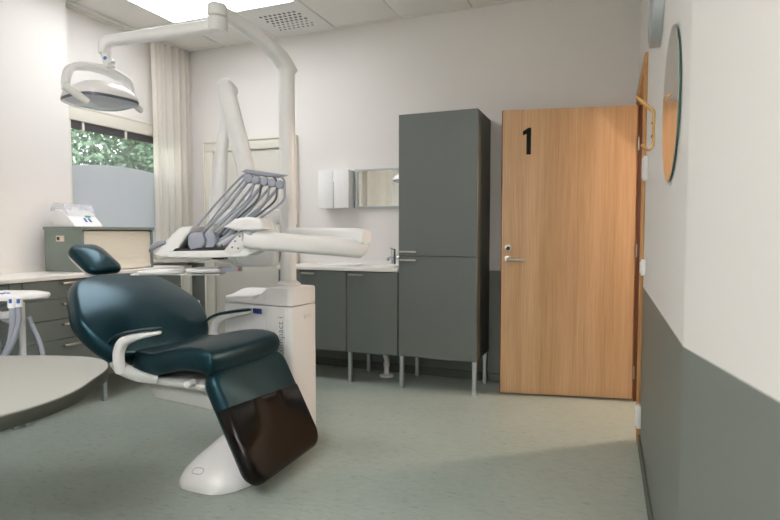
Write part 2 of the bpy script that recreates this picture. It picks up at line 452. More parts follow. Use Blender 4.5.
# open oak door leaf
HX, HY = .187, 4.226; FX, FY = -.721, 4.042
L = math.hypot(HX-FX, HY-FY); dx, dy = (FX-HX)/L, (FY-HY)/L
def DL(u, t, z): return V((HX+dx*u - dy*t*-1*-1, HY+dy*u + dx*t*-1*-1, z))   # u from hinge, t toward the back wall
nx, nyy = -dy, dx
if nyy < 0: nx, nyy = -nx, -nyy
def DL(u, t, z): return V((HX+dx*u + nx*t, HY+dy*u + nyy*t, z))
door = bpy.data.objects.new('door_1', None); COL.objects.link(door); door.location = DL(0, 0, 0); struct(door, 'open oak door bearing a dark numeral 1')
b = B(); b.prism([(0.004, .012), (L, .012), (L, 2.092), (.004, 2.092)], lambda u, v, t: DL(u, t, v), 0, .04, bev=.0015)
lf = obj('door_leaf', b, 'oak', door)
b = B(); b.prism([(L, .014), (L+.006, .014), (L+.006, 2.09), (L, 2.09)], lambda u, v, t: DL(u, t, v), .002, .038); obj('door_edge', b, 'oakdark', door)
b = B(); nu = [(-.572, 1.957), (-.507, 1.768)]
# numeral 1 as an outline (u measured from hinge, so mirrored)
def num(px, pz): return (L - .142 - px, 1.768 + pz)
pts = [(.058, 0), (.058, .192), (.04, .192), (.0, .168), (.0, .138), (.026, .148), (.026, 0)]
b.prism([num(*p) for p in pts], lambda u, v, t: DL(u, t, v), -.0015, 0); obj('numeral', b, 'numeral', door)
lk = B().cyl(DL(L-.045, -.006, 1.088), DL(L-.045, .0, 1.088), .026, bev=.002); lk.cyl(DL(L-.045, -.011, 1.088), DL(L-.045, -.005, 1.088), .014, mi=1)
obj('lock', lk, ['steel', 'darksteel'], door)
b = B().cyl(DL(L-.045, -.008, 1.008), DL(L-.045, 0, 1.008), .026, bev=.002)
ro = obj('door_handle', b, 'steel', door)
b = B(); b.sweep([DL(L-.045, -.006, 1.008), DL(L-.045, -.042, 1.008), DL(L-.052, -.05, 1.008), DL(L-.068, -.052, 1.008), DL(L-.165, -.052, 1.004)], .009, n=12); obj('lever', b, 'steel', ro)
for z in (.16, 1.03, 1.78):
    b = B(); b.cyl(DL(-.004, -.006, z), DL(-.004, -.006, z+.09), .006, n=12); obj('hinge', b, 'steel', door)

# ------------------------------------------------------------------ ceiling lights and vent
def ceiling_panel(x0, x1, y0, y1, label, m='roomlight'):
    t = thing('ceiling_light', label, 'ceiling light', ((x0+x1)/2, (y0+y1)/2, ZC-.022), 'ceiling light panels')
    b = B(); w = .018
    b.box(x0, x1, y0, y0+w, ZC-.022, ZC); b.box(x0, x1, y1-w, y1, ZC-.022, ZC); b.box(x0, x0+w, y0+w, y1-w, ZC-.022, ZC); b.box(x1-w, x1, y0+w, y1-w, ZC-.022, ZC)
    obj('frame', b, 'whitemat', t)
    b = B(); b.box(x0+w, x1-w, y0+w, y1-w, ZC-.018, ZC-.004); obj('diffuser', b, m, t)
    return t
ceiling_panel(-3.42, -2.232, 2.5, 3.69, 'large square luminous ceiling panel above the dental chair')
def pendant(x0, x1, y0, y1, label):  # unseen pendants, added to brighten the ceiling and the camera side
    t = thing('fill_lamp', label, 'lamp', ((x0+x1)/2, (y0+y1)/2, 2.5), 'added fill lamps')
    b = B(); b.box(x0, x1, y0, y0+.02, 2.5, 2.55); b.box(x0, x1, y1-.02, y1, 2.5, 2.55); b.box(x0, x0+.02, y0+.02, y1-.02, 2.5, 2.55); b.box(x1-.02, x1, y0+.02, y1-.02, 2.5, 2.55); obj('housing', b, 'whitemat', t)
    b = B(); b.box(x0+.02, x1-.02, y0+.02, y1-.02, 2.503, 2.507); obj('lower_diffuser', b, 'filldown', t)
    b = B(); b.box(x0+.02, x1-.02, y0+.02, y1-.02, 2.54, 2.544); obj('upper_diffuser', b, 'fillup', t)
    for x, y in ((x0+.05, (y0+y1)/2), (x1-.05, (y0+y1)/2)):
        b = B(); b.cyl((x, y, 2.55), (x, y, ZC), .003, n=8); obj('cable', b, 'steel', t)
pendant(-2.1, -.7, -.2, .1, 'white pendant lamp added out of view as fill light, over the floor beside the curved desk')
pendant(-1.1, .3, -1.2, -.9, 'white pendant lamp added out of view as fill light, over the open floor near the angled white wall')
# hall lamp
t = thing('corridor_lamp', 'warm hanging lamp in the corridor past the oak door', 'lamp', (1.5, 4.45, 2.3))
b = B().lathe((1.5, 4.45, 2.3), [(.14, 0), (.13, .06), (.07, .14), (.02, .17), (.012, .2)]); obj('shade', b, 'whitemat', t)
b = B().cyl((1.5, 4.45, 2.48), (1.5, 4.45, ZC), .004, n=8); obj('cable', b, 'darksteel', t)
pl_ = bpy.data.lights.new('corridor_bulb', 'POINT'); pl_.energy = 105; pl_.color = (1, .75, .58); pl_.shadow_soft_size = .05
po = bpy.data.objects.new('corridor_bulb', pl_); COL.objects.link(po); po.parent = t; po.location = (0, 0, -.06)
# vent
v = thing('ceiling_vent', 'square perforated metal air vent set flush in the ceiling', 'vent', (-2.527, 4.0, ZC-.004))
b = B(); b.box(-2.82, -2.234, 3.71, 4.295, ZC-.004, ZC+.001, bev=.0015, seg=1); obj('plate', b, 'whitemat', v)
for i in range(8):
    for j in range(7):
        cx = -2.69+.045*i + (.022 if j % 2 else 0); cy = 3.88+.05*j
        b = B(); b.cyl((cx, cy, ZC-.0045), (cx, cy, ZC-.0035), .0145 if j < 4 else .011, n=10)
        obj('perforation', b, 'darksteel' if j < 4 else 'joint', v)

# ------------------------------------------------------------------ cabinets
def bar_handle(x0, x1, y, z, axis, parent):
    """flat bow handle; axis 'x' on a front facing -y, 'y' on a front facing +x"""
    b = B(); r = .0065; d = .028
    if axis == 'x':
        b.box(x0, x1, y-d-.006, y-d+.006, z-r, z+r, bev=.002); b.box(x0+.004, x0+.016, y-d, y, z-r+.001, z+r-.001); b.box(x1-.016, x1-.004, y-d, y, z-r+.001, z+r-.001)
    else:
        b.box(y+d-.006, y+d+.006, x0, x1, z-r, z+r, bev=.002); b.box(y, y+d, x0+.004, x0+.016, z-r+.001, z+r-.001); b.box(y, y+d, x1-.016, x1-.004, z-r+.001, z+r-.001)
    return obj('handle', b, 'steel', parent)
def cab_leg(x, y, h, parent):
    b = B(); b.box(x-.015, x+.015, y-.015, y+.015, .035, h, bev=.003, seg=1); l = obj('leg', b, 'alu', parent)
    b = B(); b.box(x-.017, x+.017, y-.017, y+.017, 0, .036, bev=.003, seg=1); obj('leg_foot', b, 'alu', l)
YC = 3.90
t = thing('tall_cabinet', 'tall two-door dark green cabinet on steel legs beside the oak door', 'cabinet', (-1.176, 4.13, 0))
b = B(); b.box(-1.479, -.873, YC+.02, YB-.004, .254, 2.09, bev=.001, seg=1); obj('carcass', b, 'cabside', t)
for z0, z1, hz in ((.254, 1.022, .995), (1.027, 2.09, 1.058)):
    b = B(); b.box(-1.479, -.873, YC, YC+.0195, z0, z1, bev=.0015, seg=1); d = obj('door', b, 'cab', t)
    bar_handle(-1.462, -1.33, YC, hz, 'x', d)
for x in (-1.462, -.892):
    for y in (YC+.03, YB-.06): cab_leg(x, y, .254, t)
def base_cab(x0, x1, label, legs=(0, 1), split=None):
    t = thing('base_cabinet', label, 'cabinet', ((x0+x1)/2, 4.13, 0), 'low cabinets under the back worktop')
    b = B(); b.box(x0, x1, YC+.02, YB-.004, .25, .898, bev=.001, seg=1); obj('carcass', b, 'cabside', t)
    if split:
        b = B(); b.box(x0+.0015, split-.0015, YC, YC+.0195, .25, .893, bev=.0015, seg=1); obj('filler_panel', b, 'cab', t)
        x0 = split
    b = B(); b.box(x0+.0015, x1-.0015, YC, YC+.0195, .25, .893, bev=.0015, seg=1); d = obj('door', b, 'cab', t)
    bar_handle(x0+.03, x0+.155, YC, .872, 'x', d)
    for x in legs:
        for y in (YC+.03, YB-.06): cab_leg(x, y, .25, t)
base_cab(-1.925, -1.487, 'low dark green cabinet next to the tall cabinet', legs=(-1.905,))
base_cab(-2.56, -1.927, 'low dark green cabinet half hidden behind the dental unit', legs=(-2.54,), split=-2.355)
b = B(); b.box(-2.565, -1.485, YC-.012, YB-.002, .900, .926, bev=.003); b.box(-2.565, -1.485, YB-.014, YB-.002, .925, .96, bev=.002, seg=1)
tag(obj('worktop', b, 'counter'), 'white worktop along the back wall beside the tall cabinet', 'worktop')
def basin(x, y, rx, ry, label):
    b = B().lathe((x, y, .9262), [(1, 0), (1.02, .012), (.985, .02), (.94, .014), (.86, .001), (.8, .0005)], n=40, sx=rx, sy=ry)
    tag(obj('sink', b, 'white'), label, 'sink')
basin(-2.09, 4.11, .2, .15, 'white oval inset sink behind the long white arm')
basin(-1.635, 4.04, .125, .1, 'small round white sink below the chrome tap')
t = thing('tap', 'chrome single-lever tap standing on the white worktop', 'tap', (-1.635, 4.19, .926))
b = B().cyl((-1.635, 4.19, .926), (-1.635, 4.19, .938), .026, bev=.003); b.cyl((-1.635, 4.19, .93), (-1.635, 4.19, 1.045), .021, n=20); obj('body', b, 'chrome', t)
b = B().sweep([(-1.635, 4.18, .985), (-1.635, 4.12, 1.0), (-1.635, 4.07, .992)], [.013, .012, .012], n=14); b.cyl((-1.635, 4.07, .978), (-1.635, 4.07, .995), .013); obj('spout', b, 'chrome', t)
b = B().cyl((-1.635, 4.19, 1.046), (-1.635, 4.19, 1.07), .022, .018, bev=.003); b.sweep([(-1.635, 4.19, 1.062), (-1.637, 4.16, 1.072), (-1.64, 4.13, 1.078)], [.009, .008, .006], n=10); obj('lever', b, 'chrome', t)
b = B().cyl((-1.61, 4.19, 1.0), (-1.585, 4.19, 1.0), .012); obj('side_knob', b, 'chrome', t)
t = thing('drain_pipe', 'white plastic drain pipe rising from a floor collar under the low cabinet', 'pipe', (-1.70, 4.2, 0))
b = B().sweep([(-1.70, 4.2, 0), (-1.70, 4.2, .1), (-1.70, 4.2, .14), (-1.72, 4.2, .19), (-1.742, 4.2, .22), (-1.748, 4.2, .2495)], .021, n=14, smooth=4); obj('pipe', b, 'whitemat', t)
b = B().lathe((-1.70, 4.2, 0), [(.058, 0), (.056, .012), (.03, .018), (.024, .022)]); obj('floor_collar', b, 'whitemat', t)
b = B().lathe((-1.70, 4.2, .085), [(.026, 0), (.026, .03)]); obj('pipe_coupling', b, 'whitemat', t)
# dispenser
t = thing('towel_dispenser', 'white wall-mounted paper towel dispenser with a slotted front', 'dispenser', (-2.21, 4.3, 1.42))
b = B(); b.box(-2.355, -2.062, 4.262, YB-.001, 1.418, 1.742, bev=.006); obj('case', b, 'white', t)
b = B(); b.box(-2.357, -2.211, 4.225, 4.262, 1.414, 1.744, bev=.006); b.box(-2.204, -2.06, 4.225, 4.262, 1.414, 1.744, bev=.006); b.box(-2.22, -2.195, 4.229, 4.262, 1.64, 1.742, bev=.002, seg=1)
obj('cover', b, 'white', t)
b = B(); b.box(-2.212, -2.203, 4.255, 4.263, 1.42, 1.64); obj('slot', b, 'greyplastic', t)
# wall mirror
t = thing('wall_mirror', 'small rectangular mirror on the back wall behind the tall cabinet', 'mirror', (-1.77, YB-.02, 1.42))
b = B(); b.box(-2.045, -1.49, YB-.022, YB-.017, 1.43, 1.737); obj('glass', b, 'mirror', t)
b = B(); b.box(-2.055, -1.49, YB-.03, YB-.001, 1.735, 1.75, bev=.002, seg=1); b.box(-2.055, -1.49, YB-.03, YB-.001, 1.415, 1.432, bev=.002, seg=1); b.box(-2.055, -2.043, YB-.028, YB-.001, 1.415, 1.75, bev=.002, seg=1); obj('frame', b, 'alu', t)

# left side cabinets with drawers
XF = -3.30
SEAMS = [.895, .772, .638, .505, .25]
def drawer_unit(y0, y1, label, drawers=True):
    t = thing('drawer_cabinet', label, 'cabinet', (XF-.25, (y0+y1)/2, 0), 'drawer cabinets under the left worktop')
    b = B(); b.box(XL+.005, XF-.02, y0, y1, .25, .896, bev=.001, seg=1); obj('carcass', b, 'cabside', t)
    if drawers:
        for k in range(4):
            b = B(); b.box(XF-.0195, XF, y0+.0015, y1-.0015, SEAMS[k+1]+.003, SEAMS[k]-.001, bev=.0015, seg=1); d = obj('drawer', b, 'cab', t)
            yc = (y0+y1)/2; bar_handle(yc-.055, yc+.085, XF, (.874, .739, .605, .466)[k], 'y', d)
    else:
        b = B(); b.box(XF-.0195, XF, y0+.0015, y1-.0015, .25, .894, bev=.0015, seg=1); obj('front_panel', b, 'cab', t)
    return t
t = drawer_unit(2.25, 2.85, 'dark green drawer cabinet with bar handles beside the chair headrest'); cab_leg(XF-.03, 2.832, .25, t); cab_leg(XF-.03, 2.268, .25, t)
t = drawer_unit(2.853, 3.58, 'dark green drawer cabinet under the roller shutter box end nearest the curtain'); cab_leg(XF-.03, 3.55, .25, t)
t = drawer_unit(2.17, 2.247, 'narrow dark green filler cabinet between two wider ones', False); cab_leg(XF-.05, 2.208, .25, t)
t = drawer_unit(1.56, 2.167, 'dark green drawer cabinet behind the suction hoses'); cab_leg(XF-.03, 1.6, .25, t)
b = B(); b.box(XL+.002, XF+.012, .9, 3.60, .898, .925, bev=.003); b.box(XL+.002, XL+.014, .9, 2.98, .924, .965, bev=.002, seg=1)
tag(obj('worktop', b, 'counter'), 'white worktop along the left wall carrying the roller shutter box', 'worktop')
# radiator in the corner
t = thing('radiator', 'white panel radiator under the curtain in the far corner', 'radiator', (-3.84, 4.0, .15))
b = B(); b.box(-3.855, -3.82, 3.66, 4.3, .15, .885, bev=.008); 
for i in range(12): b.box(-3.822, -3.815, 3.68+.051*i, 3.71+.051*i, .18, .86, bev=.003, seg=1)
b.box(XW, -3.85, 3.72, 3.76, .3, .34); b.box(XW, -3.85, 4.2, 4.24, .3, .34)
obj('panel', b, 'radiator', t)
b = B(); b.cyl((-3.815, 4.27, .52), (-3.77, 4.27, .52), .012); b.cyl((-3.775, 4.27, .52), (-3.72, 4.27, .52), .024, .02, bev=.004); b.sweep([(-3.775, 4.27, .52), (-3.775, 4.27, .3), (-3.775, 4.27, .02), (-3.775, 4.27, .0)], .009, n=10); obj('valve', b, 'whitemat', t)

# roller shutter box on left worktop
t = thing('roller_shutter_box', 'sage green box with a cream roller shutter standing on the left worktop', 'cabinet', (-3.57, 3.05, .925))
x0, x1, y0, y1, z0, z1 = -3.756, -3.385, 2.73, 3.37, .9255, 1.245
b = B(); b.box(x0, x1, y0, y0+.02, z0, z1-.02, bev=.001, seg=1); b.box(x0, x1, y1-.02, y1, z0, z1-.02, bev=.001, seg=1); b.box(x0, x0+.012, y0+.02, y1-.02, z0, z1-.02)
obj('case', b, 'rollcab', t)
b = B(); b.box(x0-.006, x1+.012, y0-.006, y1+.006, z1-.022, z1, bev=.002, seg=1); obj('top', b, 'rollcab', t)
b = B(); n = 15; h = (z1-.03-z0-.03)/n
for i in range(n): b.box(x1-.022, x1-.008, y0+.021, y1-.021, z0+.03+h*i, z0+.03+h*(i+.985), bev=.0015, seg=1)
b.box(x1-.024, x1-.002, y0+.021, y1-.021, z0+.006, z0+.032, bev=.003); obj('shutter', b, 'cream', t)
sk = thing('wall_socket', 'small beige socket with a dark switch on the sage green box end', 'socket', (-3.588, y0-.004, 1.14))
b = B(); b.box(-3.63, -3.548, y0-.008, y0-.0002, 1.14, 1.182, bev=.002, seg=1); obj('plate', b, 'beige', sk)
b = B(); b.box(-3.618, -3.592, y0-.011, y0-.007, 1.15, 1.172, bev=.001, seg=1); obj('switch', b, 'dark', sk)
# sealing device on the box
t = thing('label_printer', 'white desktop device with a clear hood on the sage green shutter box', 'device', (-3.56, 2.95, z1))
def dev(u, v, w): return V((u, w, v))
sx = -3.70
b = B(); b.prism([(sx, z1), (sx+.215, z1), (sx+.205, z1+.02), (sx+.10, z1+.115), (sx+.02, z1+.125), (sx, z1+.1)], dev, 2.76, 2.99, bev=.006); obj('body', b, 'white', t)
b = B()
for w0 in (2.76, 2.986): b.prism([(sx-.03, z1+.12), (sx+.0, z1+.175), (sx+.10, z1+.165), (sx+.15, z1+.08), (sx+.09, z1+.12), (sx+.02, z1+.128)], dev, w0, w0+.004)
b.prism([(sx-.03, z1+.118), (sx-.0, z1+.175), (sx+.1, z1+.165), (sx+.15, z1+.08), (sx+.147, z1+.078), (sx+.098, z1+.161), (sx+.001, z1+.171), (sx-.026, z1+.117)], dev, 2.76, 2.99)
obj('hood', b, 'clear', t)
def facep(a, w): # on the sloping face
    return (sx+.205-.105*a, z1+.02+.095*a)
def key(a0, a1, w0, w1, m, nm):
    b = B(); p = [facep(a0, 0), facep(a1, 0)]; n = (.0035, .004)
    b.prism([p[0], p[1], (p[1][0]+n[0], p[1][1]+n[1]), (p[0][0]+n[0], p[0][1]+n[1])], dev, w0, w1); obj(nm, b, m, t)
key(.5, .62, 2.9, 2.94, 'green', 'display')
for k in range(3): key(.15+.1*k, .21+.1*k, 2.87, 2.885, 'bluekey', 'key'); key(.15+.1*k, .21+.1*k, 2.905, 2.92, 'bluekey', 'key')
b = B(); b.box(sx+.04, sx+.075, 2.85, 2.91, z1+.12, z1+.145, bev=.008); obj('tape_roll', b, 'whitemat', t)

# ------------------------------------------------------------------ right wall things
t = thing('round_mirror', 'round frameless mirror with a green glass edge on the right wall', 'mirror', (XR-.015, 1.95, 1.38))
b = B()
mc = V((XR-.008, 2.03, 1.618)); R = .248
b.lathe(mc, [(R-.012, 0), (R-.001, 0), (R, .001), (R, .004), (R-.001, .005)], n=64, axis=0); ob = obj('glass', b, 'glassedge', t)
b = B(); b.lathe(mc, [(R-.0015, -.0012), (R-.0015, -.0004)], n=64, axis=0); obj('silvering', b, 'mirror', t)
t = thing('wall_clock', 'round metal-rimmed wall clock high above the oak doorway', 'clock', (XR-.03, 2.47, 1.95))
b = B(); cc = V((XR-.042, 2.57, 2.145)); R = .165
b.lathe(cc, [(R-.02, .006), (R-.016, 0), (R-.004, 0), (R, .004), (R, .0415)], n=64, axis=0); obj('rim', b, 'alu', t)
b = B(); b.lathe(cc, [(R-.02, .008), (R-.02, .012)], n=48, axis=0); obj('dial', b, 'whitemat', t)
t = thing('coat_hook', 'bent plywood coat hook with forked lower prongs by the round mirror', 'hook', (XR-.005, 2.78, 1.575))
b = B(); y = 2.78
b.sweep([(.113, y, 1.822), (.14, y, 1.797), (.17, y, 1.768), (.184, y, 1.752), (.187, y, 1.735), (.187, y, 1.66), (.187, y, 1.612)], [.02]*7, [.005, .006, .006, .006, .0055, .0055, .0055], up=(1, 0, .3), n=12, ex=5, smooth=3)
hk = obj('hook_body', b, 'plywood', t)
for dy_ in (-.012, .012):
    b = B(); b.sweep([(.187, y+dy_*.8, 1.62), (.186, y+dy_, 1.598), (.176, y+dy_, 1.583), (.162, y+dy_, 1.582), (.148, y+dy_*1.2, 1.594), (.14, y+dy_*1.4, 1.606)], .0065, .005, up=(1, 0, .3), n=10, ex=4, smooth=3); obj('prong', b, 'plywood', t)
for z in (1.64, 1.7):
    b = B(); b.cyl((.182, y, z), (.178, y, z), .006, n=12); obj('screw', b, 'plyedge', t)
for (y0, z0, w, h, lb) in ((3.17, 1.475, .055, .13, 'upper white box on the oak door frame below the coat hook'), (3.17, .975, .04, .085, 'middle white box on the wall at dado height beside the oak frame'), (3.26, .12, .06, .125, 'lowest white box on the dado near the floor beside the oak frame')):
    t = thing('switch_box', lb, 'switch', (XR, y0+w/2, z0), 'white boxes beside the doorway')
    b = B(); b.box(XR-.022, XR-.0002, y0, y0+w, z0, z0+h, bev=.004); obj('case', b, 'white', t)
    b = B(); b.box(XR-.028, XR-.0215, y0+.008, y0+w-.008, z0+.012, z0+h-.012, bev=.003); obj('cover', b, 'white', t)

# ------------------------------------------------------------------ curved desk in front
t = thing('curved_desk', 'pale grey desk top with a rounded dark-edged corner close by', 'desk', (-2.1, .9, 0))
out = loop([(-2.75, 1.12), (-2.2, 1.405), (-1.93, 1.505), (-1.78, 1.505), (-1.655, 1.425), (-1.565, 1.29), (-1.495, 1.16), (-1.47, 1.02), (-1.49, .85), (-1.56, .6), (-1.75, .4), (-2.2, .3), (-2.75, .3)], 6)
b = B(); b.prism(out, lambda u, v, w: V((u, v, w)), .716, .72); obj('top', b, 'desk', t)
b = B(); b.prism(out, lambda u, v, w: V((u, v, w)), .677, .7158, bev=.002); obj('core', b, 'deskedge', t)
b = B(); b.cyl((-2.4, .5, .02), (-2.4, .5, .677), .045); obj('column', b, 'alu', t)
b = B().lathe((-2.4, .5, 0), [(.3, 0), (.3, .012), (.06, .03), (.05, .04)], n=48); obj('foot', b, 'alu', t)

# ------------------------------------------------------------------ dental chair
CY = 2.27
ch = thing('dental_chair', 'reclined dark green leather dental chair with white armrests and base', 'dental chair', (-1.75, CY, 0))
def rollprof(th, edge, dome, n=5):
    """rounded slab profile: back at -th, front at 0 plus dome"""
    pr = [(.0, -th), (.5, -th), (1-edge, -th)]
    for i in range(1, n*2): 
        a = -PI/2 + PI*i/(2*n); pr.append((1-edge+edge*math.cos(a), -th/2 + th/2*math.sin(a)))
    pr += [(k_, dome*(1-(k_/(1-edge))**2)) for k_ in (1-edge, (1-edge)*.93, (1-edge)*.84, (1-edge)*.7, (1-edge)*.5, (1-edge)*.3, .0)]
    pr[0] = (.02, -th); pr[-1] = (.02, dome)
    return pr
# backrest: a point l along the slope, t out of the front face, v across
def BK(v, l, t):
    s = l/.566; x = -2.135-.41*s; z = .595+.39*s
    # shallow sweep so the lumbar part stands forward and the wings wrap round
    k = .028*math.sin(PI*min(max(s, 0), 1)) 
    nx_, nz_ = .689, .725
    t = t + k - .02
    return V((x + nx_*t, CY + v, z + nz_*t))
bo = loop([(-.30, .03), (-.12, .0), (.12, .0), (.30, .03), (.37, .10), (.41, .2), (.415, .29), (.375, .385), (.325, .475), (.25, .555), (.13, .582), (-.13, .582), (-.25, .555), (-.325, .475), (-.375, .385), (-.415, .29), (-.41, .2), (-.37, .10)], 5)
b = B(); b.cushion(bo, rollprof(.10, .085, .034, 6), BK, c=(0, .29)); obj('backrest', b, 'leather', ch, sharp=180)
# shell behind
b = B(); b.cushion(bo, [(.02, -.135), (.5, -.135), (.78, -.128), (.9, -.105), (.93, -.09)], BK, c=(0, .28)); obj('back_shell', b, 'shellgrey', ch, sharp=180)
# headrest
hc = V((-2.705, CY+.01, 1.075))
def HD(v, l, t):
    n_ = V((.56, 0, .83)); u_ = V((-.83, 0, .56))
    return hc + V((0, 1, 0))*v + u_*l + n_*(t - .25*v*v*4)
ho = rrect(-.11, .11, -.125, .125, .055, 6)
b = B(); b.cushion(ho, rollprof(.055, .16, .02, 6), HD, c=(0, 0)); hd = obj('headrest', b, 'leather', ch, sharp=180)
b = B(); b.cushion(ho, [(.02, -.085), (.5, -.085), (.8, -.075), (.93, -.055), (.96, -.04)], HD, c=(0, 0)); obj('headrest_shell', b, 'white', hd, sharp=180)
b = B(); b.sweep([(-2.60, CY, .9), (-2.69, CY, .985), (-2.74, CY, 1.01)], [.05, .04, .035], [.012]*3, n=14, ex=4); obj('headrest_bar', b, 'steel', ch)
# seat
def ST(u, v, t):
    x = u
    s = (x+2.22)/.56
    rise = .062*max(0, math.sin(PI*min(max((s-.32)/.95, 0), 1))) 
    dish = .03*(abs(v)/.28)**2*(1-s)
    return V((x, CY+v, .60 + rise + dish + t))
so = loop([(-2.22, -.20), (-2.12, -.265), (-1.95, -.27), (-1.78, -.285), (-1.69, -.285), (-1.66, -.25), (-1.652, 0), (-1.66, .25), (-1.69, .285), (-1.78, .285), (-1.95, .27), (-2.12, .265), (-2.22, .20), (-2.235, 0)], 5)
b = B(); b.cushion(so, rollprof(.115, .1, .02, 6), ST, c=(-1.94, 0)); obj('seat', b, 'leather', ch, sharp=180)
# leg rest
def LG(v, l, t):
    s = l/.519
    return V((-1.662+.24*s + .887*t, CY+v, .572-.46*s + .463*t))
lo = rrect(-.297, .297, -.005, .555, .075, 7)
b = B(); b.cushion(lo, rollprof(.085, .1, .01, 6), LG, c=(0, .27)); obj('leg_rest', b, 'leather', ch, sharp=180)
fo = rrect(-.30, .30, .205, .559, .07, 7)
fo = [(u, max(v, .205) if v < .28 else v) for u, v in [(p[0], p[1]) for p in rrect(-.30, .30, .12, .559, .07, 7)]]
b = B()
lo2 = [(u*1.012, (v-.27)*1.012+.27) for u, v in lo]
pr2 = [(k, t_+.003) for k, t_ in rollprof(.085, .1, .01, 6) if t_ > -.06]
def LGc(v, l, t): return LG(v, max(l, .2+.02*(v/.3)), t)
b.cushion(lo2, pr2[:-1]+[(.02, .0135)], LGc, c=(0, .27)); obj('foot_cover', b, 'film', ch, sharp=180)
# armrests
for sgn, wd in ((-1, 'near'), (1, 'far')):
    y = CY + sgn*.34
    b = B(); b.sweep([(-2.165, y-sgn*.01, .53), (-2.168, y, .585), (-2.165, y, .635), (-2.135, y, .680), (-2.075, y, .706), (-2.0, y, .724), (-1.93, y, .738), (-1.912, y, .742)], [.022, .022, .022, .024, .026, .026, .023, .014], [.025, .024, .024, .024, .019, .014, .011, .006], up=(-1, 0, .4), n=16, ex=3.2, smooth=4)
    am = obj('armrest', b, 'white', ch, sharp=60)
    b = B(); b.sweep([(-2.225, y, .668), (-2.18, y, .700), (-2.12, y, .724), (-2.05, y, .738), (-1.97, y, .751), (-1.925, y, .757), (-1.906, y, .757)], [.012, .026, .031, .032, .031, .027, .014], [.004, .007, .008, .009, .009, .008, .005], up=(0, 0, 1), n=14, ex=2.6, smooth=4); obj('arm_pad', b, 'leather', am, sharp=180)
# under-frame
b = B(); yn = CY-.33
b.sweep([(-2.235, CY-.30, .565), (-2.17, CY-.31, .538), (-2.09, CY-.29, .505), (-2.03, CY-.24, .485)], [.03, .034, .03, .03], [.02, .025, .025, .022], n=14, ex=3, smooth=4)
b.sweep([(-2.235, CY+.30, .565), (-2.17, CY+.31, .538), (-2.09, CY+.29, .505), (-2.03, CY+.24, .485)], [.03, .034, .03, .03], [.02, .025, .025, .022], n=14, ex=3, smooth=4)
b.box(-2.16, -1.70, CY-.25, CY+.25, .46, .49, bev=.01)
obj('seat_frame', b, 'shellgrey', ch)
b = B(); b.prism([(-2.15, .462), (-1.665, .462), (-1.64, .345), (-2.09, .372)], lambda u, v, w: V((u, w, v)), CY-.2, CY+.2, bev=.012, seg=3); obj('lift_housing', b, 'shellgrey', ch)
for x, z in ((-2.09, .497), (-1.80, .497)):
    b = B(); b.cyl((x, CY-.245, z), (x, CY-.30, z), .016, n=16, bev=.004); obj('frame_knob', b, 'white', ch)
# base: a shoe-shaped foot running toward the unit, and the pedestal
b = B(); rs = []
for y, cx, hw, h in ((1.956, -1.735, .03, .02), (1.962, -1.735, .075, .035), (1.985, -1.735, .115, .06), (2.03, -1.73, .145, .085), (2.10, -1.722, .165, .108), (2.2, -1.71, .175, .135), (2.3, -1.705, .172, .165), (2.4, -1.70, .165, .20), (2.5, -1.70, .16, .215), (2.62, -1.70, .15, .21)):
    r = []
    for i in range(28):
        a = PI*i/27; c_, s_ = math.cos(a), math.sin(a)
        r.append(V((cx - .008 + 1.1*hw*math.copysign(abs(c_)**.8, c_), y, .004 + 1.18*h*abs(s_)**.95)))
    rs.append(r)
b.rings(rs)
obj('base', b, 'whitegloss', ch, sharp=60)
BS = [(1.956, -1.735, .03, .02), (1.962, -1.735, .075, .035), (1.985, -1.735, .115, .06), (2.03, -1.73, .145, .085), (2.10, -1.722, .165, .108)]
def basez(x, y):
    for a_, c_ in zip(BS, BS[1:]):
        if a_[0] <= y <= c_[0]:
            f = (y-a_[0])/(c_[0]-a_[0]); cx, hw, h = (a_[k]*(1-f)+c_[k]*f for k in (1, 2, 3))
            q = min(1, abs((x-cx+.008)/(1.1*hw)))**1.25
            return .004 + 1.18*h*math.sqrt(max(0, 1-q*q))**.95
ring = [(-1.765+.03*math.copysign(abs(math.cos(2*PI*i/32))**.7, math.cos(2*PI*i/32)), 2.0+.014*math.copysign(abs(math.sin(2*PI*i/32))**.7, math.sin(2*PI*i/32))) for i in range(33)]
b = B(); b.sweep([(x, y, basez(x, y)+.0005) for x, y in ring], .0014, n=6, cap=False); obj('base_emblem', b, 'greyplastic', ch)
b = B(); rs = []
for z, cx, cy_, rx, ry in ((.11, -1.70, 2.38, .13, .2), (.16, -1.70, 2.40, .105, .16), (.2, -1.70, 2.40, .085, .13), (.25, -1.71, 2.38, .075, .11), (.31, -1.725, 2.34, .075, .1), (.36, -1.735, 2.32, .08, .1)):
    rs.append([V((cx+rx*math.copysign(abs(math.cos(2*PI*i/28))**.8, math.cos(2*PI*i/28)), cy_+ry*math.copysign(abs(math.sin(2*PI*i/28))**.8, math.sin(2*PI*i/28)), z)) for i in range(28)])
b.rings(rs); obj('pedestal', b, 'whitegloss', ch, sharp=60)

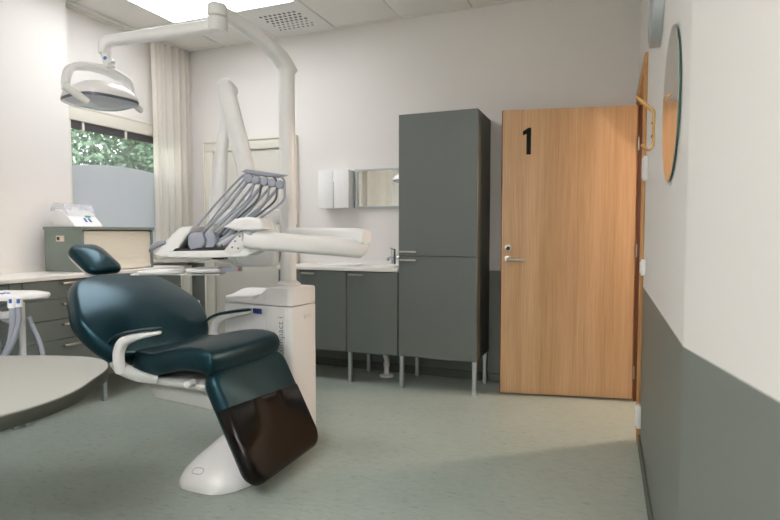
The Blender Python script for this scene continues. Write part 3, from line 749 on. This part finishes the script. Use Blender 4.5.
# ------------------------------------------------------------------ dental unit
a7 = math.radians(-7); FRx, FRy = -1.655, 2.645
def U(u, v, z): # u to the viewer's left along the front, v into depth
    return V((FRx - u*math.cos(a7) + v*-math.sin(a7), FRy - u*math.sin(a7) + v*math.cos(a7), z))
W, DP = .525, .25
un = thing('dental_unit', 'white dental unit cabinet with a tall post behind the chair', 'dental unit', U(W/2, DP/2, 0))
def ubox(u0, u1, v0, v1, z0, z1, bev=.0): return B().prism([(u0, v0), (u1, v0), (u1, v1), (u0, v1)], lambda p, q, w: U(p, q, w), z0, z1, bev=bev)
b = B(); pts = rrect(0, W, 0, DP, .03, 5)
b.rings([[U(p, q, 0) for p, q in pts], [U(p, q, .778) for p, q in pts]]); obj('cabinet_body', b, 'white', un, sharp=50)
b = B()
rs = []
for z, ins in ((.782, 0), (.80, 0), (1, 0), (2, 0)):
    r = []
    for p, q in pts:
        # swooping lid: low on the left, high under the post
        s = p/W
        top = .885 if s < .30 else (.885 - .075*(0.5-.5*math.cos(PI*min((s-.30)/.24, 1))) if s < .54 else .83 - .012*(s-.54)/.46)
        back = .03*(q/DP)*(1 if s > .3 else 0)
        top += back
        zz = z if z < .81 else (top-.012 if z == 1 else top)
        k = .985 if z == 2 else 1
        r.append(U(W/2+(p-W/2)*k, DP/2+(q-DP/2)*k, zz))
    rs.append(r)
b.rings(rs, cap=False)
# lid top skin across depth
top = rs[-1]
n = len(top)
# pair points front/back by order: build strips between mirrored points
front = sorted([p for p, (u, q) in zip(top, pts) if q < DP/2], key=lambda c: c.x*math.cos(a7)+c.y*math.sin(a7))
backp = sorted([p for p, (u, q) in zip(top, pts) if q >= DP/2], key=lambda c: c.x*math.cos(a7)+c.y*math.sin(a7))
def resample(ps, k):
    L_ = [0]
    for a_, b_ in zip(ps, ps[1:]): L_.append(L_[-1]+(b_-a_).length)
    out = []
    for i in range(k):
        d_ = L_[-1]*i/(k-1)
        for j in range(len(ps)-1):
            if L_[j+1] >= d_-1e-9:
                f_ = (d_-L_[j])/max(L_[j+1]-L_[j], 1e-9); out.append(ps[j]*(1-f_)+ps[j+1]*f_); break
    return out
lid_n = 60
def lidz(s, qn):
    t_ = .885 if s < .30 else (.885 - .075*(0.5-.5*math.cos(PI*min((s-.30)/.24, 1))) if s < .54 else .83 - .012*(s-.54)/.46)
    return t_
b = B(); rs = []
for i in range(lid_n+1):
    s = i/lid_n; p = W*s
    e = .03
    # rounded plan corners
    ins = 0
    if p < e: ins = e - math.sqrt(max(e*e-(e-p)**2, 0))
    elif p > W-e: ins = e - math.sqrt(max(e*e-(p-W+e)**2, 0))
    v0, v1 = ins, DP-ins
    r = []
    h0 = lidz(s, 0); hb = .885 if s < .30 else h0 + (.885-h0)*.45
    prof = [(v0, .784), (v0, h0-.014), (v0+.004, h0-.004), (v0+.014, h0)]
    for k in range(1, 8):
        f_ = k/8; prof.append((v0+.014+(v1-v0-.028)*f_, h0 + (hb-h0)*(0.5-.5*math.cos(PI*f_))))
    prof += [(v1-.014, hb), (v1-.004, hb-.004), (v1, hb-.014), (v1, .784)]
    rs.append([U(p, q, z) for q, z in prof])
b.rings(rs); obj('lid', b, 'white', un, sharp=40)
# front flap joint, side grip, plate, lettering
b = ubox(.045, .185, -.006, .002, .06, .772, .002); obj('front_panel', b, 'whitemat', un)
b = ubox(.187, .505, -.004, .002, .06, .772, .002); obj('front_door', b, 'white', un)
b = ubox(.188+.022, .188+.088, -.0075, -.0035, .728, .758, .001); obj('name_plate', b, 'blue', un)
b = B(); b.box(0, .012, .12, .19, .70, .722); bm_ = b
for v_ in b.bm.verts: v_.co = U(-v_.co.x*.35, v_.co.y, v_.co.z)
obj('side_grip', b, 'whitemat', un)
def text_mesh(s, size, ext=.0006):
    cu = bpy.data.curves.new('t', 'FONT'); cu.body = s; cu.size = size; cu.extrude = ext
    o = bpy.data.objects.new('t', cu); COL.objects.link(o)
    dg = bpy.context.evaluated_depsgraph_get(); me = bpy.data.meshes.new_from_object(o.evaluated_get(dg))
    bb = B(); bb.bm.from_mesh(me); bpy.data.objects.remove(o); bpy.data.meshes.remove(me); return bb
b = text_mesh('compact i', .058)
for v_ in b.bm.verts:
    c = v_.co.copy(); v_.co = U(.052 + c.y, -.0068 - c.z, .495 + c.x)
obj('lettering', b, 'greytext', un, smooth=False)
# post
PX, PY = -1.785, 2.83
b = B().lathe((PX, PY, .884), [(.075, 0), (.073, .012), (.056, .024), (.049, .03)], n=32); obj('post_collar', b, 'white', un)
b = B().cyl((PX, PY, .89), (PX, PY, 1.255), .048, n=32); b.cyl((PX, PY, 1.257), (PX, PY, 1.5), .050, n=32); b.cyl((PX, PY, 1.5), (PX, PY, 2.17), .0475, n=32); obj('post', b, 'white', un)
# delivery arm: out along the unit, elbow, back over the chair
E2 = V((-1.235, 2.66, 0))
b = B(); d = (E2-V((PX, PY, 0))).normalized()
p0_ = V((PX, PY, 1.178)); 
b.sweep([p0_+d*.02, p0_+d*.3, p0_+d*(E2-V((PX,PY,0))).length-d*.03, p0_+d*((E2-V((PX,PY,0))).length+.02), p0_+d*((E2-V((PX,PY,0))).length+.055)], [.048, .048, .054, .052, .035], [.052, .052, .048, .044, .034], n=20, ex=4); obj('swing_arm', b, 'white', un, sharp=50)
b = B(); b.cyl((E2.x, E2.y, 1.10), (E2.x, E2.y, 1.15), .05, n=32, bev=.012); el = obj('elbow', b, 'white', un)
J2 = V((-1.612, 2.215, 1.166))
e3 = V((E2.x, E2.y, 1.118))
b = B(); b.sweep([e3+V((.03,.02,0)), e3, e3.lerp(J2, .1), e3.lerp(J2, .5), e3.lerp(J2, .97), J2+(J2-e3)*.06], [.03, .054, .052, .046, .044, .03], [.026, .052, .052, .047, .045, .032], n=20, ex=3.5); obj('balance_arm', b, 'white', un, sharp=50)
b = B(); b.cyl((J2.x, J2.y, J2.z-.03), (J2.x, J2.y, J2.z+.05), .036, n=28, bev=.012); obj('arm_joint', b, 'greyplastic', un)

# ------------------------------------------------------------------ instrument console hanging on the arm
r_ = V((.929, .369, 0)); f_ = V((-.369, .929, 0)); zz = V((0, 0, 1))
K = V((-1.885, 2.175, 1.14)) + r_*.03 + f_*.08; kk = .0049
def KP(px, py, w=0): return K + r_*((px-200)*kk) + zz*((245-py)*kk) + f_*w
def KF(u, v, t): return KP(u, v, t)
co = thing('instrument_console', 'white instrument delivery console held over the chair by the swing arm', 'console', KP(205, 258, 0))
b = B(); b.prism([(150, 254), (163, 240), (177, 227), (190, 226), (187, 232), (170, 256), (158, 258)], KF, -.12, .12, bev=.012, seg=3); obj('end_cover', b, 'white', co, sharp=50)
b = B(); b.sweep([KP(145.5, 251.5, -.1), KP(150, 247, -.115), KP(157, 243.5, -.12), KP(163, 242, -.118)], [.008, .014, .014, .008], n=12, smooth=3); obj('grip', b, 'greyplastic', co, sharp=180)
b = B(); b.prism([(166, 251), (222, 250), (250, 246), (256, 250), (244, 256), (215, 257.5), (165, 257.5)], KF, -.125, .12, bev=.006, seg=3); obj('tray_shell', b, 'white', co, sharp=50)
b = B(); b.prism([(170, 252), (222, 251), (233, 236), (183, 233)], KF, -.02, .11, bev=.004); b.prism([(168, 252), (222, 251), (224, 247), (172, 248)], KF, -.12, -.02, bev=.002, seg=1); obj('cradle', b, 'dark', co)
b = B(); b.prism([(221, 251), (236, 233), (250, 229.5), (256, 230), (252, 238), (237, 252), (228, 254)], KF, -.128, -.112, bev=.004); sp = obj('side_plate', b, 'whitemat', co)
b = B()
for u, v in ((233, 241), (237.5, 236), (230, 247), (236, 248), (243, 240), (246, 234), (241, 232.5)): b.cyl(KP(u, v, -.1295), KP(u, v, -.128), .0045, n=10)
obj('screw_holes', b, 'dark', sp)
b = B(); b.prism([(225, 227), (236, 219), (247, 217), (260, 218), (266, 229), (258, 230.5), (236, 230.5)], KF, -.19, .0, bev=.014, seg=3); obj('console_head', b, 'white', co, sharp=50)
b = B(); b.cyl(J2+V((0,0,.053)), V((J2.x, J2.y, KP(0, 229).z)), .033, n=24); obj('neck', b, 'greyplastic', co)
b = B(); b.prism([(203, 257), (216, 257), (214, 261), (205, 261)], KF, -.05, .05, bev=.004); obj('bracket', b, 'dark', co)
# whip arms: rods rising to a roller bar
TOP = [(237+8.6*i, 173.5+1.6*i) for i in range(5)]
BOT = [(190+7.5*i, 233+.6*i) for i in range(5)]
wtop = .16
b = B(); b.prism([(226, 166), (231, 163.5), (240, 164.5), (275, 169.5), (264, 172), (236, 169)], KF, wtop-.035, wtop+.03, bev=.004); obj('roller_bar', b, 'greyplastic', co, sharp=50)
for i in range(5):
    (tx, ty), (bx, by) = TOP[i], BOT[i]
    b = B(); b.cyl(KP(tx-3.5, ty, wtop-.045), KP(tx-3.5, ty, wtop+.0), .025 if i == 0 else .022, n=20, bev=.004); obj('roller', b, 'greyplastic', co)
    b = B(); b.sweep([KP(bx, by, .02), KP(bx+(tx-bx)*.5, by+(ty-by)*.5+1, .02+(wtop-.03)*.5), KP(tx-5, ty+2, wtop-.01)], .0085 if i % 2 == 0 else .007, n=12); obj('whip_rod', b, 'hose', co)
for i in range(2):
    b = B(); b.sweep([KP(178+10*i, 227, .10), KP(194+9*i, 206, .12), KP(212+8*i, 184-1*i, .15), KP(225+4*i, 170.5+2*i, .16), KP(231+4*i, 168+2*i, .16)], .0055, n=10, smooth=4); obj('return_rod', b, 'hose', co)
# hand instruments with hoses
names = ['dental instrument with a broad grey head next to the white console end cover', 'second grey-headed dental instrument from the white console end cover', 'middle dental instrument of five resting in the dark cradle', 'fourth slim dental instrument along the dark console cradle', 'slim dental instrument nearest the drilled side plate']
HX_ = [194, 205, 214, 219.5, 224]
for i in range(5):
    hx = HX_[i]; (tx, ty) = TOP[i]
    t = thing('dental_handpiece', names[i], 'dental instrument', KP(hx, 250, -.06), 'hand instruments on the console')
    b = B()
    if i < 2:
        s_ = 1 if i == 0 else .85
        b.prism([(hx-8*s_, 236), (hx-4, 232.5), (hx+6*s_, 232), (hx+9*s_, 240), (hx+6*s_, 247), (hx-6*s_, 249.5), (hx-8.5*s_, 244)], KF, -.13+.03*i, -.06+.03*i, bev=.008, seg=3); obj('handpiece_head', b, 'greyplastic', t, sharp=60)
    else:
        b.sweep([KP(hx-7, 246, -.08), KP(hx-3, 243, -.06), KP(hx+3, 238, -.03), KP(hx+9, 232, .0)], [.012, .014, .012, .008], n=14, smooth=3); obj('handpiece_head', b, 'shellgrey' if i % 2 else 'greyplastic', t, sharp=60)
    sag = 8+2*i
    b = B(); b.sweep([KP(hx+2, 240, -.04), KP(hx+10, 229, .0), KP(hx+.45*(tx-hx)+sag*.6, 213, .06), KP(hx+.78*(tx-hx)+sag*.7, 198, .1), KP(tx+1.5, 184, .125), KP(tx+1, 176, .13), KP(tx-3, 171, .14)], .0058, n=10, smooth=5); obj('hose', b, 'hosedark' if i in (1, 3) else 'hose', t, sharp=180)

# tray below the console
t = thing('instrument_tray', 'white double instrument tray on a bracket under the console', 'tray', KP(180, 272, 0))
b = B(); b.cushion(loop([(128, -.06), (140, -.1), (160, -.1), (171, -.05), (171, .05), (160, .1), (140, .1), (128, .06)], 5), [(.02, 0), (.9, 0), (.97, -.6), (1, -2), (.99, -2.8), (.93, -3.2), (.9, -2.4), (.02, -2.2)], lambda u, v, w: KP(u, 275+w-.0, v), c=(150, 0)); obj('large_tray', b, 'white', t, sharp=60)
b = B(); b.cushion(loop([(178, -.06), (186, -.09), (203, -.09), (212, -.05), (212, .05), (203, .09), (186, .09), (178, .06)], 5), [(.02, 0), (.9, 0), (.97, -.8), (1, -2.6), (.99, -4), (.93, -4.4), (.9, -3.6), (.02, -3.4)], lambda u, v, w: KP(u, 273.5+w, v), c=(195, 0)); obj('small_tray', b, 'white', t, sharp=60)
b = B(); b.box(0, 1, 0, 1, 0, 1)
for v_ in b.bm.verts: v_.co = KP(120+v_.co.x*92, 276.3 - v_.co.z*1.6, -.05+.1*v_.co.y)
obj('tray_rail', b, 'whitemat', t)
b = B(); b.prism([(209, 272.8), (209, 268), (222, 267.8), (231, 268), (231, 272.8)], KF, -.03, .03, bev=.003); obj('end_block', b, 'greyplastic', t)
b = B(); b.sweep([KP(156, 262.2, -.06), KP(162, 261.5, -.06), KP(189, 261, -.06), KP(211, 261, -.06), KP(218, 262.5, -.04), KP(223, 267, -.01), KP(227, 270, 0)], [.009, .012, .012, .013, .015, .016, .016], [.006, .007, .007, .007, .008, .008, .008], n=12, ex=3, smooth=4); obj('tray_handle', b, 'whitemat', t, sharp=60)
b = B(); b.cyl(KP(230.5, 270.3, -.033), KP(230.5, 270.3, -.029), .006, n=14); obj('red_button', b, 'red', t)
b = B(); b.cyl(KP(213, 258), KP(213, 262), .012); b.cyl(KP(206, 258), KP(206, 262), .009); obj('hanger', b, 'chrome', t)

# ------------------------------------------------------------------ x-ray machine on the post
xr = thing('x_ray_machine', 'white dental x-ray head on a folding two-link arm', 'x-ray machine', (-1.95, 2.85, 1.1))
k3 = .00595
XQ = V((PX, PY, 1.2)) 
cpost = 289
def XP(px, py, w=0): return V((PX, PY, 0)) + r_*((px-cpost)*k3) + V((0, 0, 1.2+(233-py)*k3)) + f_*w
b = B(); b.sweep([XP(289, 217), XP(270, 216), XP(235, 216), XP(217, 216)], [.03, .035, .035, .03], [.04, .045, .045, .03], n=16, ex=4); b.cyl(XP(289, 210), XP(289, 224), .054, n=28); obj('reach_arm', b, 'white', xr, sharp=50)
b = B(); b.cyl(XP(217, 224), XP(217, 196), .042, n=24, bev=.008); obj('pivot', b, 'white', xr)
b = B(); b.sweep([XP(219, 200, .0), XP(223, 150, .0), XP(230, 95, .0), XP(231, 88, 0)], [.04, .036, .036, .03], [.045, .035, .035, .02], up=tuple(r_), n=18, ex=3.2); obj('lower_link', b, 'white', xr, sharp=50)
b = B(); b.cyl(XP(231, 90, -.085), XP(231, 90, .04), .048, n=32, bev=.012); obj('top_joint', b, 'white', xr)
b = B(); b.sweep([XP(230, 88, -.07), XP(233, 98, -.07), XP(243, 140, -.07), XP(253, 182, -.07), XP(258, 206, -.07)], [.034, .036, .036, .036, .03], [.046, .05, .052, .05, .04], up=tuple(r_), n=18, ex=3.5); obj('upper_link', b, 'white', xr, sharp=50)
b = B(); b.sweep([XP(258, 206, -.07), XP(268, 216, -.07), XP(278, 228, -.07), XP(279, 240, -.07)], [.02, .018, .016, .014], n=14, smooth=4); obj('yoke', b, 'white', xr, sharp=180)
b = B(); b.prism(rrect(243, 281, 228, 266, 8, 6), lambda u, v, t_: XP(u, v, t_), -.16, .02, bev=.02, seg=4); obj('tube_head', b, 'white', xr, sharp=50)
b = B(); b.cyl(XP(245, 258, -.07), XP(237, 258, -.07), .055, n=28, bev=.008); obj('cone_collar', b, 'whitemat', xr)
b = B(); b.cyl(XP(238, 258, -.07), XP(224, 258, -.07), .03, n=24); obj('cone', b, 'white', xr)

# ------------------------------------------------------------------ operating lamp
ol = thing('operating_lamp', 'white operating lamp on a jointed overhead arm from the post', 'lamp', (-2.42, 2.1, 1.8))
P = [V((-1.780, 2.865, 2.150)), V((-1.791, 2.81, 2.203)), V((-1.805, 2.75, 2.245)), V((-1.832, 2.65, 2.288)), V((-1.855, 2.55, 2.318)), V((-1.87, 2.45, 2.334)), V((-1.878, 2.37, 2.337))]
b = B(); b.sweep(P, [.046, .046, .042, .038, .035, .034, .034], [.034, .04, .038, .035, .034, .033, .03], up=(0, 0, 1), n=20, ex=4, smooth=5); obj('boom', b, 'white', ol, sharp=50)
EL = V((-1.88, 2.33, 0))
b = B(); b.cyl((EL.x, EL.y, 2.308), (EL.x, EL.y, 2.368), .05, n=32, bev=.01); b.cyl((EL.x, EL.y, 2.226), (EL.x, EL.y, 2.304), .052, n=32, bev=.012); obj('boom_joint', b, 'white', ol)
LJ = V((-2.354, 2.078, 2.165))
a0 = V((EL.x, EL.y, 2.262))
b = B(); b.sweep([a0, a0.lerp(LJ, .5), a0.lerp(LJ, .93), LJ, LJ+(LJ-a0).normalized()*.02+V((0,0,-.02)), LJ+(LJ-a0).normalized()*.025+V((0,0,-.06))], [.036, .034, .032, .03, .028, .024], [.033, .03, .026, .025, .026, .02], n=18, ex=3.2); obj('spring_arm', b, 'white', ol, sharp=50)
LQ = V((-2.402, 2.105, 0))
LC = V((-2.404, 2.067, 1.909))       # lamp body centre
Aax = (r_*.56 + f_*.83).normalized(); Bax = (r_*.83 - f_*.56).normalized()
b = B(); b.sweep([LJ+V((-.018, 0, -.04)), LJ+V((-.008, 0, -.09)), LJ+V((.008, .006, -.115))], [.027, .024, .026], n=18, smooth=3); b.cyl(LJ+V((.008,.006,-.115)), LJ+V((.008,.006,-.128)), .021, n=18); nk = obj('swivel', b, 'white', ol, sharp=50)
b = B(); q_ = LJ+V((-.008, 0, -.09))+ V((.0095,-.0205,0)); b.cyl(q_, q_+V((.001,-.0025,0)), .009, n=16); obj('swivel_button', b, 'bluekey', nk)
def LP(a, b_, z): return LC + Aax*a + Bax*b_ + zz*z
b = B(); b.sweep([LP(-.165, 0, -.02), LP(-.163, 0, .04), LP(-.14, 0, .092), LP(-.07, 0, .118), (LP(0, 0, .122)), LP(.07, 0, .114), LP(.14, 0, .088), LP(.163, 0, .03), LP(.165, 0, -.03)], [.03, .03, .033, .035, .036, .035, .033, .03, .03], [.013, .014, .017, .019, .02, .019, .017, .014, .013], up=tuple(Aax+zz*1.2), n=16, ex=4, smooth=4); obj('lamp_yoke', b, 'white', ol, sharp=60)
def lampring(k, z, kb=1.0):
    return [LP(.155*k*math.copysign(abs(math.cos(2*PI*i/48))**.62, math.cos(2*PI*i/48)), .165*k*kb*math.copysign(abs(math.sin(2*PI*i/48))**.62, math.sin(2*PI*i/48)), z - .12*abs(math.cos(2*PI*i/48))*0) for i in range(48)]
b = B(); b.rings([lampring(.05, .052), lampring(.35, .05), lampring(.62, .036), lampring(.82, .014), lampring(.95, -.01), lampring(1, -.03), lampring(1, -.036)]); obj('lamp_shell', b, 'white', ol, sharp=70)
b = B(); b.rings([lampring(.99, -.0362), lampring(1.005, -.042), lampring(.99, -.05)]); obj('lamp_rim', b, 'hosedark', ol, sharp=50)
b = B(); b.rings([lampring(.98, -.0505), lampring(.93, -.056), lampring(.6, -.066), lampring(.2, -.074), lampring(.03, -.076)]); obj('lamp_lens', b, 'lens', ol, sharp=60)
for e0, e1, m_ in (((-2.291, 1.902, 1.818), (-2.324, 1.806, 1.877), 'whitemat'), ((-2.382, 2.195, 1.922), (-2.364, 2.296, 1.863), 'whitemat')):
    e0 = V(e0); e1 = V(e1)
    b = B(); b.sweep([e0, e0.lerp(e1, .15), e0.lerp(e1, .9), e1], [.014, .017, .0185, .015], n=20); h = obj('lamp_handle', b, m_, ol, sharp=50)
    b = B(); b.cyl(e1, e1+(e1-e0).normalized()*.003, .009, n=16); obj('handle_cap', b, 'whitemat', h)

# ------------------------------------------------------------------ assistant's suction holder at the left
t = thing('suction_holder', 'white stand holding grey suction hoses before the drawer cabinets', 'suction holder', (-2.6, 1.45, 0))
AC = V((-2.29, 1.555, .93)); ka = .00421
def AP(px, py, w=0): return AC + r_*((px-20)*ka) + zz*((297-py)*ka) + f_*w
AF = lambda u, v, w: AP(u, v, w)
b = B()
oh = loop([(-22, -.07), (0, -.08), (16, -.075), (22, -.055), (30, -.02), (41, .02), (42, .05), (30, .09), (18, .12), (0, .12), (-22, .11)], 4)
b.cushion(oh, [(.02, 292.6), (.9, 292.8), (.97, 293.4), (1, 295), (.99, 297.6), (.94, 299), (.02, 299.5)], lambda u, v, w: AP(u, w, v), c=(10, 0)); obj('holder_head', b, 'white', t, sharp=60)
b = B()
for u, v in ((4, -.03), (8, -.035), (12, -.03), (6, -.015), (10, -.018), (9, -.048)): b.cyl(AP(u, 292.7, v), AP(u, 292.0, v), .006, n=12)
obj('keypad', b, 'bluekey', t)
for u in (20, 27.5):
    b = B(); b.box(0, 1, 0, 1, 0, 1)
    for v_ in b.bm.verts: v_.co = AP(u-.9+v_.co.x*1.8, 301-v_.co.z*4, -.072+.01*v_.co.y)
    obj('blue_clip', b, 'bluekey', t)
b = B(); b.cyl(AP(17, 303, .02), AP(17, 372, .02), .011, n=16); obj('drop_tube', b, 'white', t)
pb = AP(-68, 303, .05)
b = B(); b.cyl((pb.x, pb.y, .02), (pb.x, pb.y, .92), .02, n=16); obj('stand_pole', b, 'white', t)
b = B(); b.lathe((pb.x, pb.y, 0), [(.16, 0), (.16, .012), (.03, .03), (.022, .05)], n=32); obj('stand_foot', b, 'white', t)
b = B(); b.sweep([AP(-68, 318, .05), AP(-24, 317, .03), AP(0, 316, .025), AP(17, 313.5, .02)], .016, n=14); obj('support_arm', b, 'white', t)
b = B(); b.cyl(AP(8, 313, -.02), AP(15, 313, -.02), .009); obj('arm_knob', b, 'whitemat', t)
hs = [([(19, 300, -.05), (18.5, 320, -.045), (15, 338, -.04), (8, 352, -.03), (0, 362, -.02), (-12, 366, 0), (-22, 362, .02)], .014),
      ([(25, 300, -.05), (24, 318, -.045), (20, 336, -.05), (13, 350, -.05), (4, 362, -.05), (-10, 370, -.04), (-24, 368, 0)], .010),
      ([(-14, 300, .03), (-6, 318, .03), (4, 324, .03), (12, 334, .03), (14, 350, .03), (8, 366, .03), (-6, 376, .02), (-24, 378, .02)], .010),
      ([(24, 318, .02), (25, 326, .03), (31, 340, .03), (35, 356, .03), (34, 372, .03), (24, 384, .03), (6, 390, .03), (-20, 390, .03)], .009),
      ([(-16, 302, .0), (-8, 328, -.02), (-1, 346, -.03), (-4, 360, -.03), (-14, 368, -.02), (-26, 366, -.01)], .016)]
for i, (pp, r) in enumerate(hs):
    b = B(); b.sweep([AP(*p) for p in pp], r, n=12, smooth=5); obj('suction_hose', b, 'hose' if i != 2 else 'greyplastic', t, sharp=180)
b = B(); b.cyl(AP(19, 297, -.05), AP(19, 306, -.05), .017, n=16); b.cyl(AP(26, 297, -.05), AP(26, 305, -.05), .013, n=16); obj('hose_cuff', b, 'white', t)

# ------------------------------------------------------------------ outdoors
b = B(); b.box(-30, -4.1, -14, 30, -.7, -.6); struct(obj('ground', b, 'grass', smooth=False), 'lawn outside the window')
def tree(x, y, h, rad, seed, label):
    rnd = random.Random(seed)
    t = thing('garden_tree', label, 'tree', (x, y, -.6), 'trees outside the window')
    b = B(); b.sweep([(x, y, -.6), (x+.1, y, h*.3), (x-.05, y+.1, h*.6), (x, y, h*.85)], [.16, .13, .09, .03], n=10, smooth=3)
    for k in range(6):
        a = k*1.05; z = h*(.3+.08*k)
        b.sweep([(x, y, z), (x+rad*.35*math.cos(a), y+rad*.35*math.sin(a), z+.3), (x+rad*.7*math.cos(a), y+rad*.7*math.sin(a), z+.5)], [.05, .035, .012], n=7)
    obj('trunk', b, 'bark', t)
    b = B(); bm = b.bm
    for k in range(150):
        a = rnd.uniform(0, 2*PI); q = rad*rnd.uniform(.25, 1)**.6; zc = rnd.uniform(h*.12, h)
        q *= math.sqrt(max(.12, 1-((zc-h*.5)/(h*.56))**2))
        c = V((x+q*math.cos(a), y+q*math.sin(a), zc)); cr = rnd.uniform(.22, .42)
        for m_ in range(150):
            p = c + V((rnd.gauss(0, cr), rnd.gauss(0, cr), rnd.gauss(0, cr*.7)))
            u = V((rnd.gauss(0,1), rnd.gauss(0,1), rnd.gauss(0,.6))).normalized(); w = u.cross(V((rnd.gauss(0,1), rnd.gauss(0,1), rnd.gauss(0,1)))).normalized()
            s_ = rnd.uniform(.03, .06)
            bm.faces.new([bm.verts.new(p+u*s_*1.5), bm.verts.new(p+w*s_*.6), bm.verts.new(p-u*s_*1.5), bm.verts.new(p-w*s_*.6)])
    obj('foliage', b, 'leaf', t, smooth=False, recalc=False)
for x, y, h, rd, sd, lb in ((-8.6, 5.4, 5.2, 1.0, 1, 'leafy tree outside at the edge of the window next to the bare wall'), (-9.4, 8.9, 5.6, 1.3, 2, 'leafy tree outside in the middle of the window'), (-12.6, 13.2, 6.5, 1.4, 3, 'leafy tree outside at the curtain edge of the window')):
    tree(x, y, h, rd, sd, lb)

# ------------------------------------------------------------------ world, camera
w = bpy.data.worlds.new('sky'); S.world = w; w.use_nodes = True
nt = w.node_tree; bg = nt.nodes['Background']
sky = nt.nodes.new('ShaderNodeTexSky'); sky.sky_type = 'NISHITA'; sky.sun_elevation = math.radians(42); sky.sun_rotation = math.radians(120); sky.sun_disc = False; sky.air_density = 1.2; sky.dust_density = 2.5
hs = nt.nodes.new('ShaderNodeHueSaturation'); hs.inputs['Saturation'].default_value = .2
nt.links.new(sky.outputs[0], hs.inputs['Color']); nt.links.new(hs.outputs[0], bg.inputs[0]); bg.inputs[1].default_value = .95

cam = bpy.data.cameras.new('camera'); co_ = bpy.data.objects.new('camera', cam); COL.objects.link(co_)
cam.sensor_width = 36; cam.lens = 36*546/780; cam.clip_start = .05
yaw = math.atan2(217, 546); pit = math.atan2(27, 546)
co_.location = (0, 0, 1.2); co_.rotation_euler = (PI/2 - pit, 0, yaw)
cam.dof.use_dof = True; cam.dof.focus_distance = 3.3; cam.dof.aperture_fstop = 2.4
S.camera = co_
S.view_settings.view_transform = 'Standard'; S.view_settings.look = 'None'; S.view_settings.gamma = 1; S.view_settings.use_curve_mapping = False
S.view_settings.exposure = 0.47
S.cycles.max_bounces = 10; S.cycles.diffuse_bounces = 6; S.cycles.transparent_max_bounces = 16
S.cycles.use_denoising = True
S.cycles.sample_clamp_indirect = 6
